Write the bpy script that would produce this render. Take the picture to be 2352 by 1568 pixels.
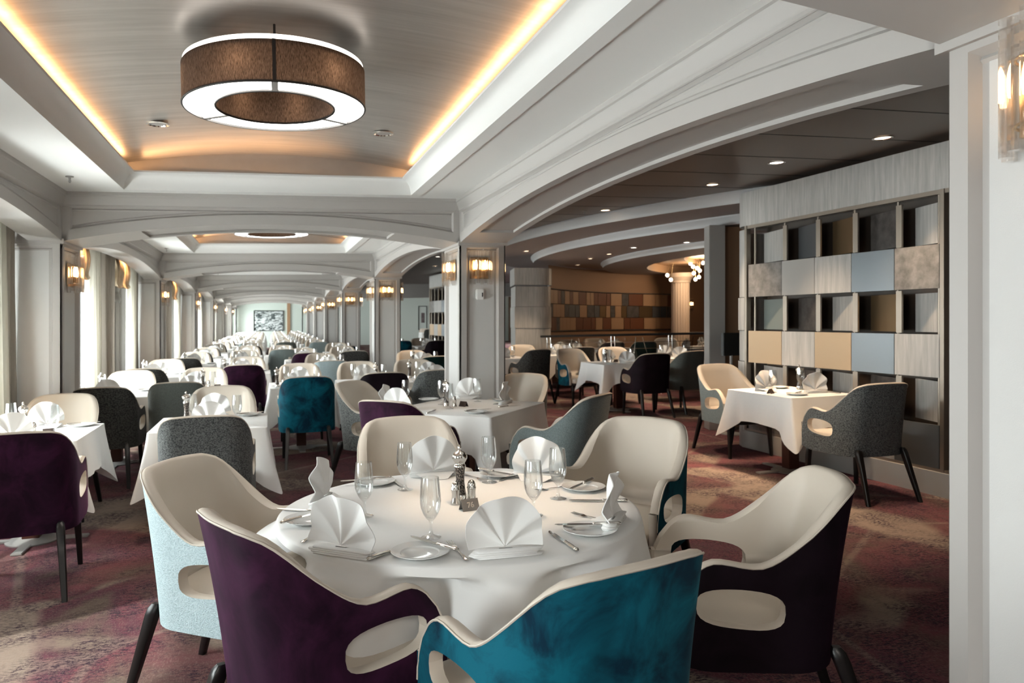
import bpy, bmesh, math, random
from mathutils import Matrix, Vector
random.seed(7)
PI = math.pi
for o in list(bpy.data.objects):
    bpy.data.objects.remove(o)
scn = bpy.context.scene
C = scn.collection

# ------------------------------------------------------------------ camera, world, exposure
ROOM_SLOPE = 0.02                       # made-up slope: the whole room rises to the right to give a tilted horizon
TILT = math.atan(ROOM_SLOPE)
cam_d = bpy.data.cameras.new('camera')
cam = bpy.data.objects.new('camera', cam_d)
C.objects.link(cam)
cam.location = (0, 0, 1.5)
cam.rotation_euler = (PI / 2, 0, -math.atan(424 / 1720))
cam_d.sensor_width = 36
cam_d.lens = 1720 / 2352 * 36
cam_d.shift_x = (1176 - 1042) / 2352
cam_d.shift_y = -(784 - 736) / 2352
cam_d.clip_start = 0.05
cam_d.clip_end = 200
cam_d.dof.use_dof = True
cam_d.dof.focus_distance = 2.75
cam_d.dof.aperture_fstop = 5.0
scn.camera = cam

scn.view_settings.view_transform = 'Standard'
scn.view_settings.look = 'None'
scn.view_settings.gamma = 1
scn.view_settings.use_curve_mapping = False
scn.view_settings.exposure = 1.05

w = bpy.data.worlds.new('sky')
scn.world = w
w.use_nodes = True
wn = w.node_tree
bg = wn.nodes['Background']
bg.inputs[0].default_value = (0.86, 0.97, 1.0, 1)
bg.inputs[1].default_value = 2.6

cy = scn.cycles
cy.max_bounces = 7
cy.diffuse_bounces = 4
cy.glossy_bounces = 3
cy.transmission_bounces = 3
cy.transparent_max_bounces = 14
cy.sample_clamp_indirect = 4.0
cy.caustics_reflective = False
cy.caustics_refractive = False
cy.use_denoising = True

def area(name, loc, rot, sx, sy, power, col):
    d = bpy.data.lights.new(name, 'AREA')
    d.shape = 'RECTANGLE'
    d.size, d.size_y = sx, sy
    d.energy = power
    d.color = col
    o = bpy.data.objects.new(name, d)
    C.objects.link(o)
    o.location = loc
    o.rotation_euler = rot
    return o

def spot(name, loc, power, col, angle=1.5, blend=0.8, rot=(0, 0, 0), rad=0.04):
    d = bpy.data.lights.new(name, 'SPOT')
    d.energy = power
    d.color = col
    d.spot_size = angle
    d.spot_blend = blend
    d.shadow_soft_size = rad
    o = bpy.data.objects.new(name, d)
    C.objects.link(o)
    o.location = loc
    o.rotation_euler = rot
    return o

DAY = (0.99, 1.0, 0.985)
WARM = (1.0, 0.52, 0.23)
WARMW = (1.0, 0.74, 0.5)
BAY0, BAY = 1.0, 6.0                # columns start at y = 1, 7, 13 ...
CD = 0.66                           # column depth along the room
NBAY = 7
XL, XR, XR2 = -1.715, 1.785, 2.25   # faces of the two colonnades
ZC = 2.63                           # soffit height
XW = -2.42                          # window wall
YEND = 43.0
WIN = []                            # window centres (y)
for k in range(-1, NBAY):
    a = BAY0 + CD + k * BAY
    WIN += [a + 1.38, a + 3.96]
WIN = [y for y in WIN if y > -2.3 and y < YEND]
# daylight through the side windows
for y in WIN:
    p = 62 if y < 0 else 38 if y < 3.2 else 90 if y < 12 else (84 if y < 25 else 190)
    area('daylight', (XW - 0.25, y, 1.32 + ROOM_SLOPE * XW), (0, -PI / 2, 0), 1.25, 1.5, p, DAY)
area('rear_fill_light', (0.03, -1.9, 2.62), (0, 0, 0), 0.9, 0.9, 34, (1.0, 0.93, 0.84))      # unseen fill light added behind the camera, where another ring lamp would hang
sd = bpy.data.lights.new('sun', 'SUN')
sd.energy = 3.2
sd.angle = 0.03
sd.color = (1.0, 0.97, 0.9)
so = bpy.data.objects.new('sun', sd)
C.objects.link(so)
so.rotation_euler = Vector((0.80, 0.42, -0.72)).to_track_quat('-Z', 'Y').to_euler()

# ------------------------------------------------------------------ materials
MATS = {}
def mat(name, col, rough=0.6, metal=0.0, sheen=0.0, spec=0.5, emit=None, estr=0.0, coat=0.0):
    m = bpy.data.materials.new(name)
    m.use_nodes = True
    b = m.node_tree.nodes['Principled BSDF']
    b.inputs['Base Color'].default_value = (*col, 1)
    b.inputs['Roughness'].default_value = rough
    b.inputs['Metallic'].default_value = metal
    b.inputs['Specular IOR Level'].default_value = spec
    if sheen:
        b.inputs['Sheen Weight'].default_value = sheen
        b.inputs['Sheen Roughness'].default_value = 0.35
    if coat:
        b.inputs['Coat Weight'].default_value = coat
    if emit:
        b.inputs['Emission Color'].default_value = (*emit, 1)
        b.inputs['Emission Strength'].default_value = estr
    MATS[name] = m
    return m

def nodes(m):
    nt = m.node_tree
    return nt, nt.nodes, nt.links, nt.nodes['Principled BSDF']

def coords(m, scale=(1, 1, 1), kind='Object'):
    nt, n, l, b = nodes(m)
    tc = n.new('ShaderNodeTexCoord')
    mp = n.new('ShaderNodeMapping')
    mp.inputs['Scale'].default_value = scale
    l.new(tc.outputs[kind], mp.inputs[0])
    return mp.outputs[0]

def noise(m, vec, scale, detail=3, rough=0.55, dist=0.0):
    nt, n, l, b = nodes(m)
    x = n.new('ShaderNodeTexNoise')
    x.inputs['Scale'].default_value = scale
    x.inputs['Detail'].default_value = detail
    x.inputs['Roughness'].default_value = rough
    x.inputs['Distortion'].default_value = dist
    l.new(vec, x.inputs['Vector'])
    return x.outputs[0]

def ramp(m, fac, stops, mode='LINEAR'):
    nt, n, l, b = nodes(m)
    r = n.new('ShaderNodeValToRGB')
    r.color_ramp.interpolation = mode
    e = r.color_ramp.elements
    while len(e) < len(stops):
        e.new(0.5)
    for i, (p, c) in enumerate(stops):
        e[i].position = p
        e[i].color = (*c, 1) if len(c) == 3 else c
    l.new(fac, r.inputs[0])
    return r.outputs[0]

def mixc(m, fac, a, b_, mode='MIX'):
    nt, n, l, b = nodes(m)
    x = n.new('ShaderNodeMix')
    x.data_type = 'RGBA'
    x.blend_type = mode
    for sock, v in ((x.inputs[0], fac), (x.inputs[6], a), (x.inputs[7], b_)):
        if isinstance(v, (int, float)):
            sock.default_value = v
        elif isinstance(v, tuple):
            sock.default_value = (*v, 1)
        else:
            l.new(v, sock)
    return x.outputs[2]

def setcol(m, sock):
    nt, n, l, b = nodes(m)
    l.new(sock, b.inputs['Base Color'])

def bump(m, h, strength=0.3, dist=0.002):
    nt, n, l, b = nodes(m)
    x = n.new('ShaderNodeBump')
    x.inputs['Strength'].default_value = strength
    x.inputs['Distance'].default_value = dist
    l.new(h, x.inputs['Height'])
    l.new(x.outputs[0], b.inputs['Normal'])

def glass_like(name, tint, gloss_rough=0.02, base=0.06, edge=0.75):
    m = bpy.data.materials.new(name)
    m.use_nodes = True
    nt = m.node_tree
    n, l = nt.nodes, nt.links
    n.remove(n['Principled BSDF'])
    tr = n.new('ShaderNodeBsdfTransparent')
    tr.inputs[0].default_value = (*tint, 1)
    gl = n.new('ShaderNodeBsdfGlossy')
    gl.inputs['Roughness'].default_value = gloss_rough
    gl.inputs[0].default_value = (1, 1, 1, 1)
    lw = n.new('ShaderNodeLayerWeight')
    lw.inputs[0].default_value = 0.35
    mr = n.new('ShaderNodeMapRange')
    mr.inputs[3].default_value = base
    mr.inputs[4].default_value = edge
    l.new(lw.outputs['Facing'], mr.inputs[0])
    mx = n.new('ShaderNodeMixShader')
    l.new(mr.outputs[0], mx.inputs[0])
    l.new(tr.outputs[0], mx.inputs[1])
    l.new(gl.outputs[0], mx.inputs[2])
    l.new(mx.outputs[0], n['Material Output'].inputs[0])
    MATS[name] = m
    return m

paint = mat('paint', (0.43, 0.41, 0.39), 0.5)
paint_white = mat('white_paint', (0.86, 0.86, 0.84), 0.6)
panel_fab = mat('panel_fabric', (0.60, 0.595, 0.58), 0.9)
v = coords(panel_fab, (1, 1, 1)); bump(panel_fab, noise(panel_fab, v, 350, 1), 0.25, 0.002)
leaf = mat('silver_leaf', (0.60, 0.57, 0.53), 0.45, 0.85)
v = coords(leaf, (0.6, 9, 1)); nz = noise(leaf, v, 2.2, 6, 0.65)
setcol(leaf, ramp(leaf, nz, [(0.3, (0.50, 0.485, 0.465)), (0.7, (0.62, 0.60, 0.575))]))
nt, n_, l_, b_ = nodes(leaf)
l_.new(ramp(leaf, nz, [(0.3, (0.46,) * 3), (0.7, (0.36,) * 3)]), b_.inputs['Roughness'])
brown_ceil = mat('brown_ceiling', (0.125, 0.10, 0.086), 0.38)
mauve_ceil = mat('mauve_ceiling', (0.26, 0.215, 0.20), 0.6)
fascia = mat('fascia_paint', (0.46, 0.46, 0.46), 0.5)
greenwall = mat('pale_wall', (0.62, 0.70, 0.65), 0.7)
darkwood = mat('dark_wall', (0.10, 0.055, 0.03), 0.5)
tanwall = mat('tan_wall', (0.27, 0.155, 0.085), 0.6)

carpet = mat('carpet', (0.1, 0.05, 0.05), 0.95, spec=0.1)
v = coords(carpet, (1, 1, 1))
big = noise(carpet, v, 0.75, 4, 0.6, 1.4)
mid = noise(carpet, v, 2.2, 5, 0.65, 0.6)
v2 = coords(carpet, (1, 2.6, 1)); fine = noise(carpet, v2, 34, 5, 0.8)
v3 = coords(carpet, (2.4, 1, 1)); fine2 = noise(carpet, v3, 60, 3, 0.7)
base = ramp(carpet, big, [(0.34, (0.15, 0.110, 0.088)), (0.41, (0.15, 0.080, 0.075)), (0.52, (0.18, 0.062, 0.074)), (0.60, (0.13, 0.052, 0.068)), (0.70, (0.15, 0.110, 0.086))])
nt, n_, l_, b_ = nodes(carpet)
vo = n_.new('ShaderNodeTexVoronoi'); vo.feature = 'DISTANCE_TO_EDGE'; vo.inputs['Scale'].default_value = 0.62
dm = n_.new('ShaderNodeMix'); dm.data_type = 'VECTOR'; dm.inputs[0].default_value = 0.10
wn_ = n_.new('ShaderNodeTexNoise'); wn_.inputs['Scale'].default_value = 1.1
l_.new(v, wn_.inputs['Vector']); l_.new(v, dm.inputs[4]); l_.new(wn_.outputs[1], dm.inputs[5]); l_.new(dm.outputs[1], vo.inputs['Vector'])
edge = ramp(carpet, vo.outputs[0], [(0.06, (1, 1, 1)), (0.085, (0, 0, 0))])
brk = ramp(carpet, noise(carpet, v, 0.9, 2), [(0.44, (0, 0, 0)), (0.50, (1, 1, 1))])
band = mixc(carpet, 1.0, edge, brk, 'MULTIPLY')
col = mixc(carpet, band, base, (0.28, 0.22, 0.18))
spk = ramp(carpet, fine, [(0.46, (0, 0, 0)), (0.54, (1, 1, 1))])
zone = ramp(carpet, mid, [(0.40, (0.10,) * 3), (0.56, (1, 1, 1))])
dk = mixc(carpet, 1.0, spk, zone, 'MULTIPLY')
vo2 = n_.new('ShaderNodeTexVoronoi'); vo2.feature = 'DISTANCE_TO_EDGE'; vo2.inputs['Scale'].default_value = 0.42
l_.new(v, vo2.inputs['Vector'])
col = mixc(carpet, ramp(carpet, vo2.outputs[0], [(0.006, (0.5,) * 3), (0.010, (0, 0, 0))]), col, (0.28, 0.22, 0.18))
col = mixc(carpet, dk, col, (0.040, 0.024, 0.036))
col = mixc(carpet, ramp(carpet, fine2, [(0.5, (0, 0, 0)), (0.66, (0.38,) * 3)]), col, (0.26, 0.19, 0.15))
setcol(carpet, col)
bump(carpet, fine2, 0.25, 0.004)

cloth = mat('white_linen', (0.80, 0.80, 0.79), 0.85, sheen=0.1)
v = coords(cloth); bump(cloth, noise(cloth, v, 9, 3), 0.25, 0.012)
linen = mat('napkin_linen', (0.84, 0.84, 0.83), 0.8)
cream = mat('cream_leather', (0.60, 0.535, 0.455), 0.48)
v = coords(cream); bump(cream, noise(cream, v, 220, 2), 0.12, 0.001)

def velvet(name, dark, light, sheen=0.25, tint=(1, 1, 1)):
    m = mat(name, dark, 0.75, sheen=sheen, spec=0.15)
    v = coords(m, (1, 1, 1))
    f = noise(m, v, 5.5, 6, 0.62, 0.6)
    setcol(m, ramp(m, f, [(0.36, dark), (0.60, light)]))
    nt, n, l, b = nodes(m)
    b.inputs['Sheen Tint'].default_value = (*tint, 1)
    bump(m, noise(m, v, 240, 2), 0.2, 0.001)
    return m

def weave(name, dark, light, s=75):
    m = mat(name, dark, 0.9, sheen=0.15, spec=0.2)
    v = coords(m, (1, 1, 1.4))
    f = noise(m, v, s, 2, 0.6)
    setcol(m, ramp(m, f, [(0.40, dark), (0.58, light)]))
    bump(m, f, 0.7, 0.006)
    return m

teal = velvet('teal_velvet', (0.0, 0.020, 0.042), (0.002, 0.105, 0.155), 0.10, (0.4, 0.9, 1))
plum = velvet('plum_velvet', (0.012, 0.002, 0.010), (0.036, 0.007, 0.027), 0.18, (0.8, 0.35, 0.75))
black = velvet('black_velvet', (0.0035, 0.001, 0.003), (0.008, 0.003, 0.007), 0.05, (0.6, 0.2, 0.5))
green = velvet('green_velvet', (0.002, 0.012, 0.011), (0.004, 0.024, 0.021), 0.05)
grey_weave = weave('grey_weave', (0.055, 0.060, 0.060), (0.17, 0.18, 0.177), 110)
dark_weave = weave('dark_weave', (0.022, 0.022, 0.021), (0.075, 0.074, 0.07))
felt = weave('grey_felt', (0.17, 0.21, 0.215), (0.25, 0.30, 0.305), 160)
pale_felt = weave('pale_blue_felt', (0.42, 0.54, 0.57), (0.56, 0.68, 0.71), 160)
sage = weave('sage_felt', (0.115, 0.13, 0.122), (0.17, 0.19, 0.175), 160)
leg_wood = mat('leg_wood', (0.006, 0.005, 0.005), 0.35)
red_wood = mat('red_wood', (0.06, 0.018, 0.010), 0.35)
steel = mat('brushed_steel', (0.46, 0.455, 0.44), 0.45, 0.55)
silver = mat('silver', (0.78, 0.76, 0.72), 0.13, 1.0)
brass = mat('brass', (0.55, 0.40, 0.22), 0.25, 1.0)
champagne = mat('champagne_metal', (0.34, 0.295, 0.25), 0.4, 0.9)
porcelain = mat('porcelain', (0.80, 0.81, 0.80), 0.12, coat=0.4)
glass = glass_like('clear_glass', (0.97, 0.98, 0.98), 0.02, 0.05, 0.75)
crystal = glass_like('crystal', (0.95, 0.93, 0.91), 0.05, 0.12, 0.6)
pane = glass_like('window_pane', (0.98, 1.0, 1.0), 0.01, 0.03, 0.5)
pepper = mat('peppercorn', (0.02, 0.015, 0.012), 0.15)
v = coords(pepper); setcol(pepper, ramp(pepper, noise(pepper, v, 160, 2), [(0.45, (0.012, 0.008, 0.007)), (0.62, (0.25, 0.21, 0.18))]))
shade_brown = mat('brown_shade', (0.05, 0.036, 0.028), 0.9)
v = coords(shade_brown, (1, 1, 0.16)); f = noise(shade_brown, v, 330, 2, 0.6)
setcol(shade_brown, ramp(shade_brown, f, [(0.35, (0.028, 0.020, 0.016)), (0.65, (0.075, 0.055, 0.043))]))
nt, n_, l_, b_ = nodes(shade_brown)
tl_ = n_.new('ShaderNodeBsdfTranslucent')
l_.new(ramp(shade_brown, f, [(0.35, (0.10, 0.072, 0.055)), (0.65, (0.31, 0.24, 0.19))]), tl_.inputs[0])
ms_ = n_.new('ShaderNodeMixShader'); ms_.inputs[0].default_value = 0.45
l_.new(b_.outputs[0], ms_.inputs[1]); l_.new(tl_.outputs[0], ms_.inputs[2]); l_.new(ms_.outputs[0], n_['Material Output'].inputs[0])
diffuser = mat('lamp_diffuser', (0.9, 0.9, 0.9), 0.5, emit=(1.0, 0.94, 0.86), estr=9.0)
halo_glow = mat('ceiling_halo_glow', (0.9, 0.9, 0.9), 0.5, emit=(1.0, 0.93, 0.84), estr=1.6)
black_metal = mat('black_metal', (0.012, 0.012, 0.012), 0.5)
grey_metal = mat('grey_metal', (0.30, 0.29, 0.28), 0.45)
bulb = mat('bulb_glow', (1, 0.8, 0.5), 0.5, emit=(1.0, 0.62, 0.30), estr=16.0)
spotglow = mat('downlight_glow', (1, 1, 1), 0.5, emit=(1.0, 0.74, 0.50), estr=5.0)
spotwhite = mat('downlight_white', (1, 1, 1), 0.5, emit=(1.0, 0.93, 0.82), estr=6.0)
globe = mat('globe_glow', (1, 1, 1), 0.5, emit=(1.0, 0.80, 0.55), estr=5.0)
drape = mat('taupe_drape', (0.30, 0.265, 0.225), 0.9)
def translucent(m, amount):
    nt, n, l, b = nodes(m)
    t = n.new('ShaderNodeBsdfTranslucent')
    t.inputs[0].default_value = b.inputs['Base Color'].default_value
    mx = n.new('ShaderNodeMixShader')
    mx.inputs[0].default_value = amount
    l.new(b.outputs[0], mx.inputs[1]); l.new(t.outputs[0], mx.inputs[2])
    l.new(mx.outputs[0], n['Material Output'].inputs[0])
translucent(drape, 0.10)
drape_sunlit = mat('sunlit_tone_drape', (0.66, 0.64, 0.57), 0.9); translucent(drape_sunlit, 0.30)  # same drape, with the sunlight on it put into a paler colour
swag_m = mat('gold_swag', (0.40, 0.30, 0.19), 0.6)
v = coords(swag_m, (1, 1, 0.4)); setcol(swag_m, ramp(swag_m, noise(swag_m, v, 14, 4), [(0.35, (0.30, 0.22, 0.13)), (0.65, (0.50, 0.40, 0.27))]))
blind_m = mat('grey_blind', (0.20, 0.19, 0.175), 0.9)

def wood(name, a, b, s=(9, 9, 0.7)):
    m = mat(name, a, 0.45)
    v = coords(m, s)
    setcol(m, ramp(m, noise(m, v, 3.2, 5, 0.6, 0.3), [(0.3, a), (0.7, b)]))
    return m
pale_wood = wood('pale_wood', (0.33, 0.325, 0.31), (0.50, 0.49, 0.47))
def mottle(name, a, b, s=9, rough=0.6, metal=0.0):
    m = mat(name, a, rough, metal)
    v = coords(m)
    setcol(m, ramp(m, noise(m, v, s, 5, 0.65), [(0.35, a), (0.65, b)]))
    return m
suede = mottle('grey_suede', (0.13, 0.12, 0.11), (0.25, 0.235, 0.22))
dark_leather = mottle('dark_leather', (0.035, 0.030, 0.028), (0.085, 0.075, 0.07))
gold_panel = mat('gold_panel', (0.42, 0.30, 0.19), 0.42, 0.6)
bronze_panel = mat('bronze_panel', (0.23, 0.155, 0.085), 0.35, 0.75)
blue_panel = mat('blue_steel_panel', (0.20, 0.225, 0.25), 0.38, 0.7)
slate_panel = mat('slate_panel', (0.08, 0.085, 0.09), 0.45)
grey_panel = mat('plain_grey_panel', (0.40, 0.39, 0.37), 0.6)
green_panel = mat('green_grey_panel', (0.20, 0.225, 0.21), 0.45)
rust_panel = mat('rust_panel', (0.13, 0.045, 0.018), 0.5)
tan_panel = mat('tan_panel', (0.34, 0.21, 0.12), 0.5)

art = mat('marbled_canvas', (0.5, 0.5, 0.5), 0.5)
v = coords(art, (1, 1, 2.3)); f = noise(art, v, 2.2, 7, 0.62, 2.4)
setcol(art, ramp(art, f, [(0.36, (0.008, 0.01, 0.012)), (0.47, (0.10, 0.13, 0.13)), (0.53, (0.75, 0.80, 0.80)), (0.64, (0.28, 0.32, 0.33)), (0.75, (0.85, 0.88, 0.88))]))
art2 = mat('mounted_print', (0.6, 0.68, 0.64), 0.5)
print_m = mottle('print_motif', (0.05, 0.04, 0.045), (0.20, 0.16, 0.16), 4)

# ------------------------------------------------------------------ mesh builders
class MB:
    def __init__(s):
        s.v, s.f, s.mi = [], [], []
        s.m = 0
    def add(s, vs, fs):
        b = len(s.v)
        s.v += [tuple(p) for p in vs]
        s.f += [tuple(i + b for i in f) for f in fs]
        s.mi += [s.m] * len(fs)
    def box(s, x0, x1, y0, y1, z0, z1):
        s.add([(x0, y0, z0), (x1, y0, z0), (x1, y1, z0), (x0, y1, z0), (x0, y0, z1), (x1, y0, z1), (x1, y1, z1), (x0, y1, z1)],
              [(0, 3, 2, 1), (4, 5, 6, 7), (0, 1, 5, 4), (1, 2, 6, 5), (2, 3, 7, 6), (3, 0, 4, 7)])
    def rbox(s, x0, x1, y0, y1, z0, z1, r=0.005):
        """box with chamfered edges"""
        bm = bmesh.new()
        bmesh.ops.create_cube(bm, size=1)
        for q in bm.verts:
            q.co = ((x0 + x1) / 2 + q.co.x * (x1 - x0), (y0 + y1) / 2 + q.co.y * (y1 - y0), (z0 + z1) / 2 + q.co.z * (z1 - z0))
        bmesh.ops.bevel(bm, geom=bm.edges[:], offset=r, segments=2, affect='EDGES')
        bm.verts.index_update()
        s.add([q.co[:] for q in bm.verts], [[q.index for q in f.verts] for f in bm.faces])
        bm.free()
    def quad(s, a, b, c, d):
        s.add([a, b, c, d], [(0, 1, 2, 3)])
    def grid(s, fn, us, vs_, close=False):
        nu, nv = len(us), len(vs_)
        V = [fn(u, q) for u in us for q in vs_]
        F = []
        for i in range(nu if close else nu - 1):
            j = (i + 1) % nu
            for k in range(nv - 1):
                F.append((i * nv + k, j * nv + k, j * nv + k + 1, i * nv + k + 1))
        s.add(V, F)
    def lathe(s, prof, n=24, c=(0, 0, 0), a0=0.0, a1=2 * PI):
        full = abs(a1 - a0 - 2 * PI) < 1e-6
        m = n if full else n + 1
        us = [a0 + (a1 - a0) * i / n for i in range(m)]
        s.grid(lambda a, p: (c[0] + p[0] * math.cos(a), c[1] + p[0] * math.sin(a), c[2] + p[1]), us, prof, close=full)
    def tube(s, pts, r, n=8, cap=True):
        pts = [Vector(p) for p in pts]
        rr = r if isinstance(r, (list, tuple)) else [r] * len(pts)
        rings = []
        up = Vector((0, 0, 1))
        for i, p in enumerate(pts):
            t = (pts[min(i + 1, len(pts) - 1)] - pts[max(i - 1, 0)]).normalized()
            ref = up if abs(t.z) < 0.95 else Vector((1, 0, 0))
            a = t.cross(ref).normalized()
            b = t.cross(a).normalized()
            rings.append([p + (a * math.cos(2 * PI * k / n) + b * math.sin(2 * PI * k / n)) * rr[i] for k in range(n)])
        V = [q for R in rings for q in R]
        F = []
        for i in range(len(pts) - 1):
            for k in range(n):
                F.append((i * n + k, i * n + (k + 1) % n, (i + 1) * n + (k + 1) % n, (i + 1) * n + k))
        if cap:
            F.append(tuple(range(n - 1, -1, -1)))
            F.append(tuple((len(pts) - 1) * n + k for k in range(n)))
        s.add(V, F)
    def extrude(s, prof, p0, p1, out):
        """profile (out, up) swept from p0 to p1; out is the horizontal direction"""
        p0, p1, out = Vector(p0), Vector(p1), Vector(out)
        s.grid(lambda p, q: tuple(p + out * q[0] + Vector((0, 0, q[1]))), [p0, p1], prof)
    def ngon(s, pts):
        s.add(pts, [tuple(range(len(pts)))])
    def mesh(s, name, mats, smooth=40, sloped=False):
        me = bpy.data.meshes.new(name)
        vs = [(x, y, z + ROOM_SLOPE * x) for x, y, z in s.v] if sloped else s.v  # vertices of the room raised to the right by the made-up slope
        me.from_pydata(vs, [], s.f)
        bm = bmesh.new()
        bm.from_mesh(me)
        bmesh.ops.remove_doubles(bm, verts=bm.verts, dist=1e-5)
        if not sloped:
            bmesh.ops.recalc_face_normals(bm, faces=bm.faces)
        bm.to_mesh(me)
        bm.free()
        for m in (mats if isinstance(mats, (list, tuple)) else [mats]):
            me.materials.append(m)
        if isinstance(mats, (list, tuple)) and len(me.polygons) == len(s.mi):
            me.polygons.foreach_set('material_index', s.mi)
        if smooth:
            me.polygons.foreach_set('use_smooth', [True] * len(me.polygons))
            me.set_sharp_from_angle(angle=math.radians(smooth))
        me.update()
        return me
    def struct(s, name, m, smooth=35):
        o = bpy.data.objects.new(name, s.mesh(name, m, smooth, True))
        C.objects.link(o)
        o['kind'] = 'structure'
        return o

def part(name, me, parent=None):
    o = bpy.data.objects.new(name, me)
    C.objects.link(o)
    if parent:
        o.parent = parent
    return o

def pose(o, x, y, h, rz=0.0, upright=False):
    m = Matrix.Translation((x, y, h + ROOM_SLOPE * x))
    if not upright:
        m = m @ Matrix.Rotation(-TILT, 4, 'Y')
    m = m @ Matrix.Rotation(rz, 4, 'Z')
    o.location = m.to_translation()
    o.rotation_euler = m.to_euler()

def tag(o, label, cat, group=None, kind=None):
    o['label'] = label
    o['category'] = cat
    if group:
        o['group'] = group
    if kind:
        o['kind'] = kind
    return o

def thing(name, label, cat, x=0, y=0, h=0, rz=0, group=None, upright=False):
    o = bpy.data.objects.new(name, None)
    o.empty_display_size = 0.1
    C.objects.link(o)
    pose(o, x, y, h, rz, upright)
    return tag(o, label, cat, group)

def single(name, me, label, cat, x, y, h, rz=0, group=None, upright=False):
    o = bpy.data.objects.new(name, me)
    C.objects.link(o)
    pose(o, x, y, h, rz, upright)
    return tag(o, label, cat, group)

def dup(root):
    r = root.copy()
    C.objects.link(r)
    for ch in list(root.children):
        c = ch.copy()
        C.objects.link(c)
        c.parent = r
        for g in list(ch.children):
            d = g.copy()
            C.objects.link(d)
            d.parent = c
    return r

USED = set()
def put(proto, label, x, y, h=0, rz=0, group=None, cat=None, upright=False):
    if proto.name in USED:
        o = dup(proto)
    else:
        USED.add(proto.name)
        o = proto
    pose(o, x, y, h, rz, upright)
    o['label'] = label
    if cat:
        o['category'] = cat
    if group:
        o['group'] = group
    return o

def lin(a, b, n):
    return [a + (b - a) * i / (n - 1) for i in range(n)]

# ------------------------------------------------------------------ the setting
def arch_z(t):                       # bottom of an arch, t in -1..1
    return 2.212 + 0.158 * (1 - abs(t) ** 2.1)

def panel_face(mb, P, s0, s1, zt, zb, ms, mt, mbm, d, n=28):
    """a face with a recessed panel: P(s, z, depth) -> point; zb is a function of s"""
    a, b = s0 + ms, s1 - ms
    xs = [s0] + lin(a, b, n) + [s1]
    it = zt - mt
    ib = lambda s: zb(s) + mbm
    def strip(f0, f1, pts, d0=0.0, d1=0.0):
        mb.add([P(s, f0(s), d0) for s in pts] + [P(s, f1(s), d1) for s in pts],
               [(i, i + 1, len(pts) + i + 1, len(pts) + i) for i in range(len(pts) - 1)])
    top, itf = (lambda s: zt), (lambda s: it)
    strip(itf, top, xs)
    strip(zb, ib, xs)
    strip(ib, itf, [s0, a])
    strip(ib, itf, [b, s1])
    r = 0.016
    inn = lin(a + r, b - r, n)
    i2 = lambda s: ib(s) + r
    t2 = lambda s: it - r
    mb.add([P(s, ib(s), 0) for s in lin(a, b, n)] + [P(s, i2(s), d) for s in inn], [(i, i + 1, n + i + 1, n + i) for i in range(n - 1)])
    mb.add([P(s, it, 0) for s in lin(a, b, n)] + [P(s, t2(s), d) for s in inn], [(i, i + 1, n + i + 1, n + i) for i in range(n - 1)])
    for s, q in ((a, a + r), (b, b - r)):
        mb.quad(P(s, ib(s), 0), P(s, it, 0), P(q, t2(q), d), P(q, i2(q), d))
    # a raised bead inside the recess
    g = 0.02
    for f0, off in ((i2, g), (t2, -g)):
        strip(lambda s: f0(s), lambda s: f0(s) + off * 0.5, inn, d, d - 0.008)
        strip(lambda s: f0(s) + off * 0.5, lambda s: f0(s) + off, inn, d - 0.008, d)
    strip(i2, t2, inn, d, d)

def soffit_face(mb, P, s0, s1, t0, t1, zb, e, m, d, n=28):
    """underside of an arch with a sunk panel; P(s, t, z)"""
    xs = lin(s0, s1, n)
    a, b = s0 + e, s1 - e
    ia, ib = t0 + m, t1 - m
    xi = lin(a, b, n)
    def band(ta, tb, pts, da=0, db=0):
        mb.add([P(s, ta, zb(s) + da) for s in pts] + [P(s, tb, zb(s) + db) for s in pts],
               [(i, i + 1, len(pts) + i + 1, len(pts) + i) for i in range(len(pts) - 1)])
    band(t0, ia, xs)
    band(ib, t1, xs)
    band(ia, ib, lin(s0, a, 6))
    band(ia, ib, lin(b, s1, 6))
    band(ia, ib, xi, d, d)
    band(ia, ia, xi, 0, d)
    band(ib, ib, xi, 0, d)
    for s in (a, b):
        mb.quad(P(s, ia, zb(s)), P(s, ib, zb(s)), P(s, ib, zb(s) + d), P(s, ia, zb(s) + d))

CROWN = [(0, -0.125), (0.006, -0.12), (0.006, -0.105), (0.014, -0.095), (0.02, -0.07), (0.034, -0.052), (0.038, -0.035), (0.048, -0.028), (0.05, 0.0)]

mb = MB()
mb.box(-2.7, 26, -4, 46, -0.06, 0)
mb.struct('floor', carpet)

cols_y = [BAY0 + BAY * k for k in range(-1, 8)]       # -5, 1, 7, ... 43
# cross beams
for k, y0 in enumerate([y for y in cols_y if 0.5 < y < YEND]):
    mb = MB()
    xm, hw = (XL + XR) / 2, (XR - XL) / 2
    zb = lambda s: arch_z((s - xm) / hw)
    panel_face(mb, lambda s, z, d: (s, y0 + d, z), XL, XR, ZC, zb, 0.06, 0.12, 0.088, 0.022)
    panel_face(mb, lambda s, z, d: (s, y0 + CD - d, z), XL, XR, ZC, zb, 0.06, 0.12, 0.088, 0.022)
    soffit_face(mb, lambda s, t, z: (s, y0 + t, z), XL, XR, 0, CD, zb, 0.62, 0.08, 0.022)
    mb.extrude(CROWN, (XL, y0, ZC), (XR, y0, ZC), (0, -1, 0))
    mb.extrude(CROWN, (XL, y0 + CD, ZC), (XR, y0 + CD, ZC), (0, 1, 0))
    mb.struct('beam_%d' % (k + 1), paint)
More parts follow.
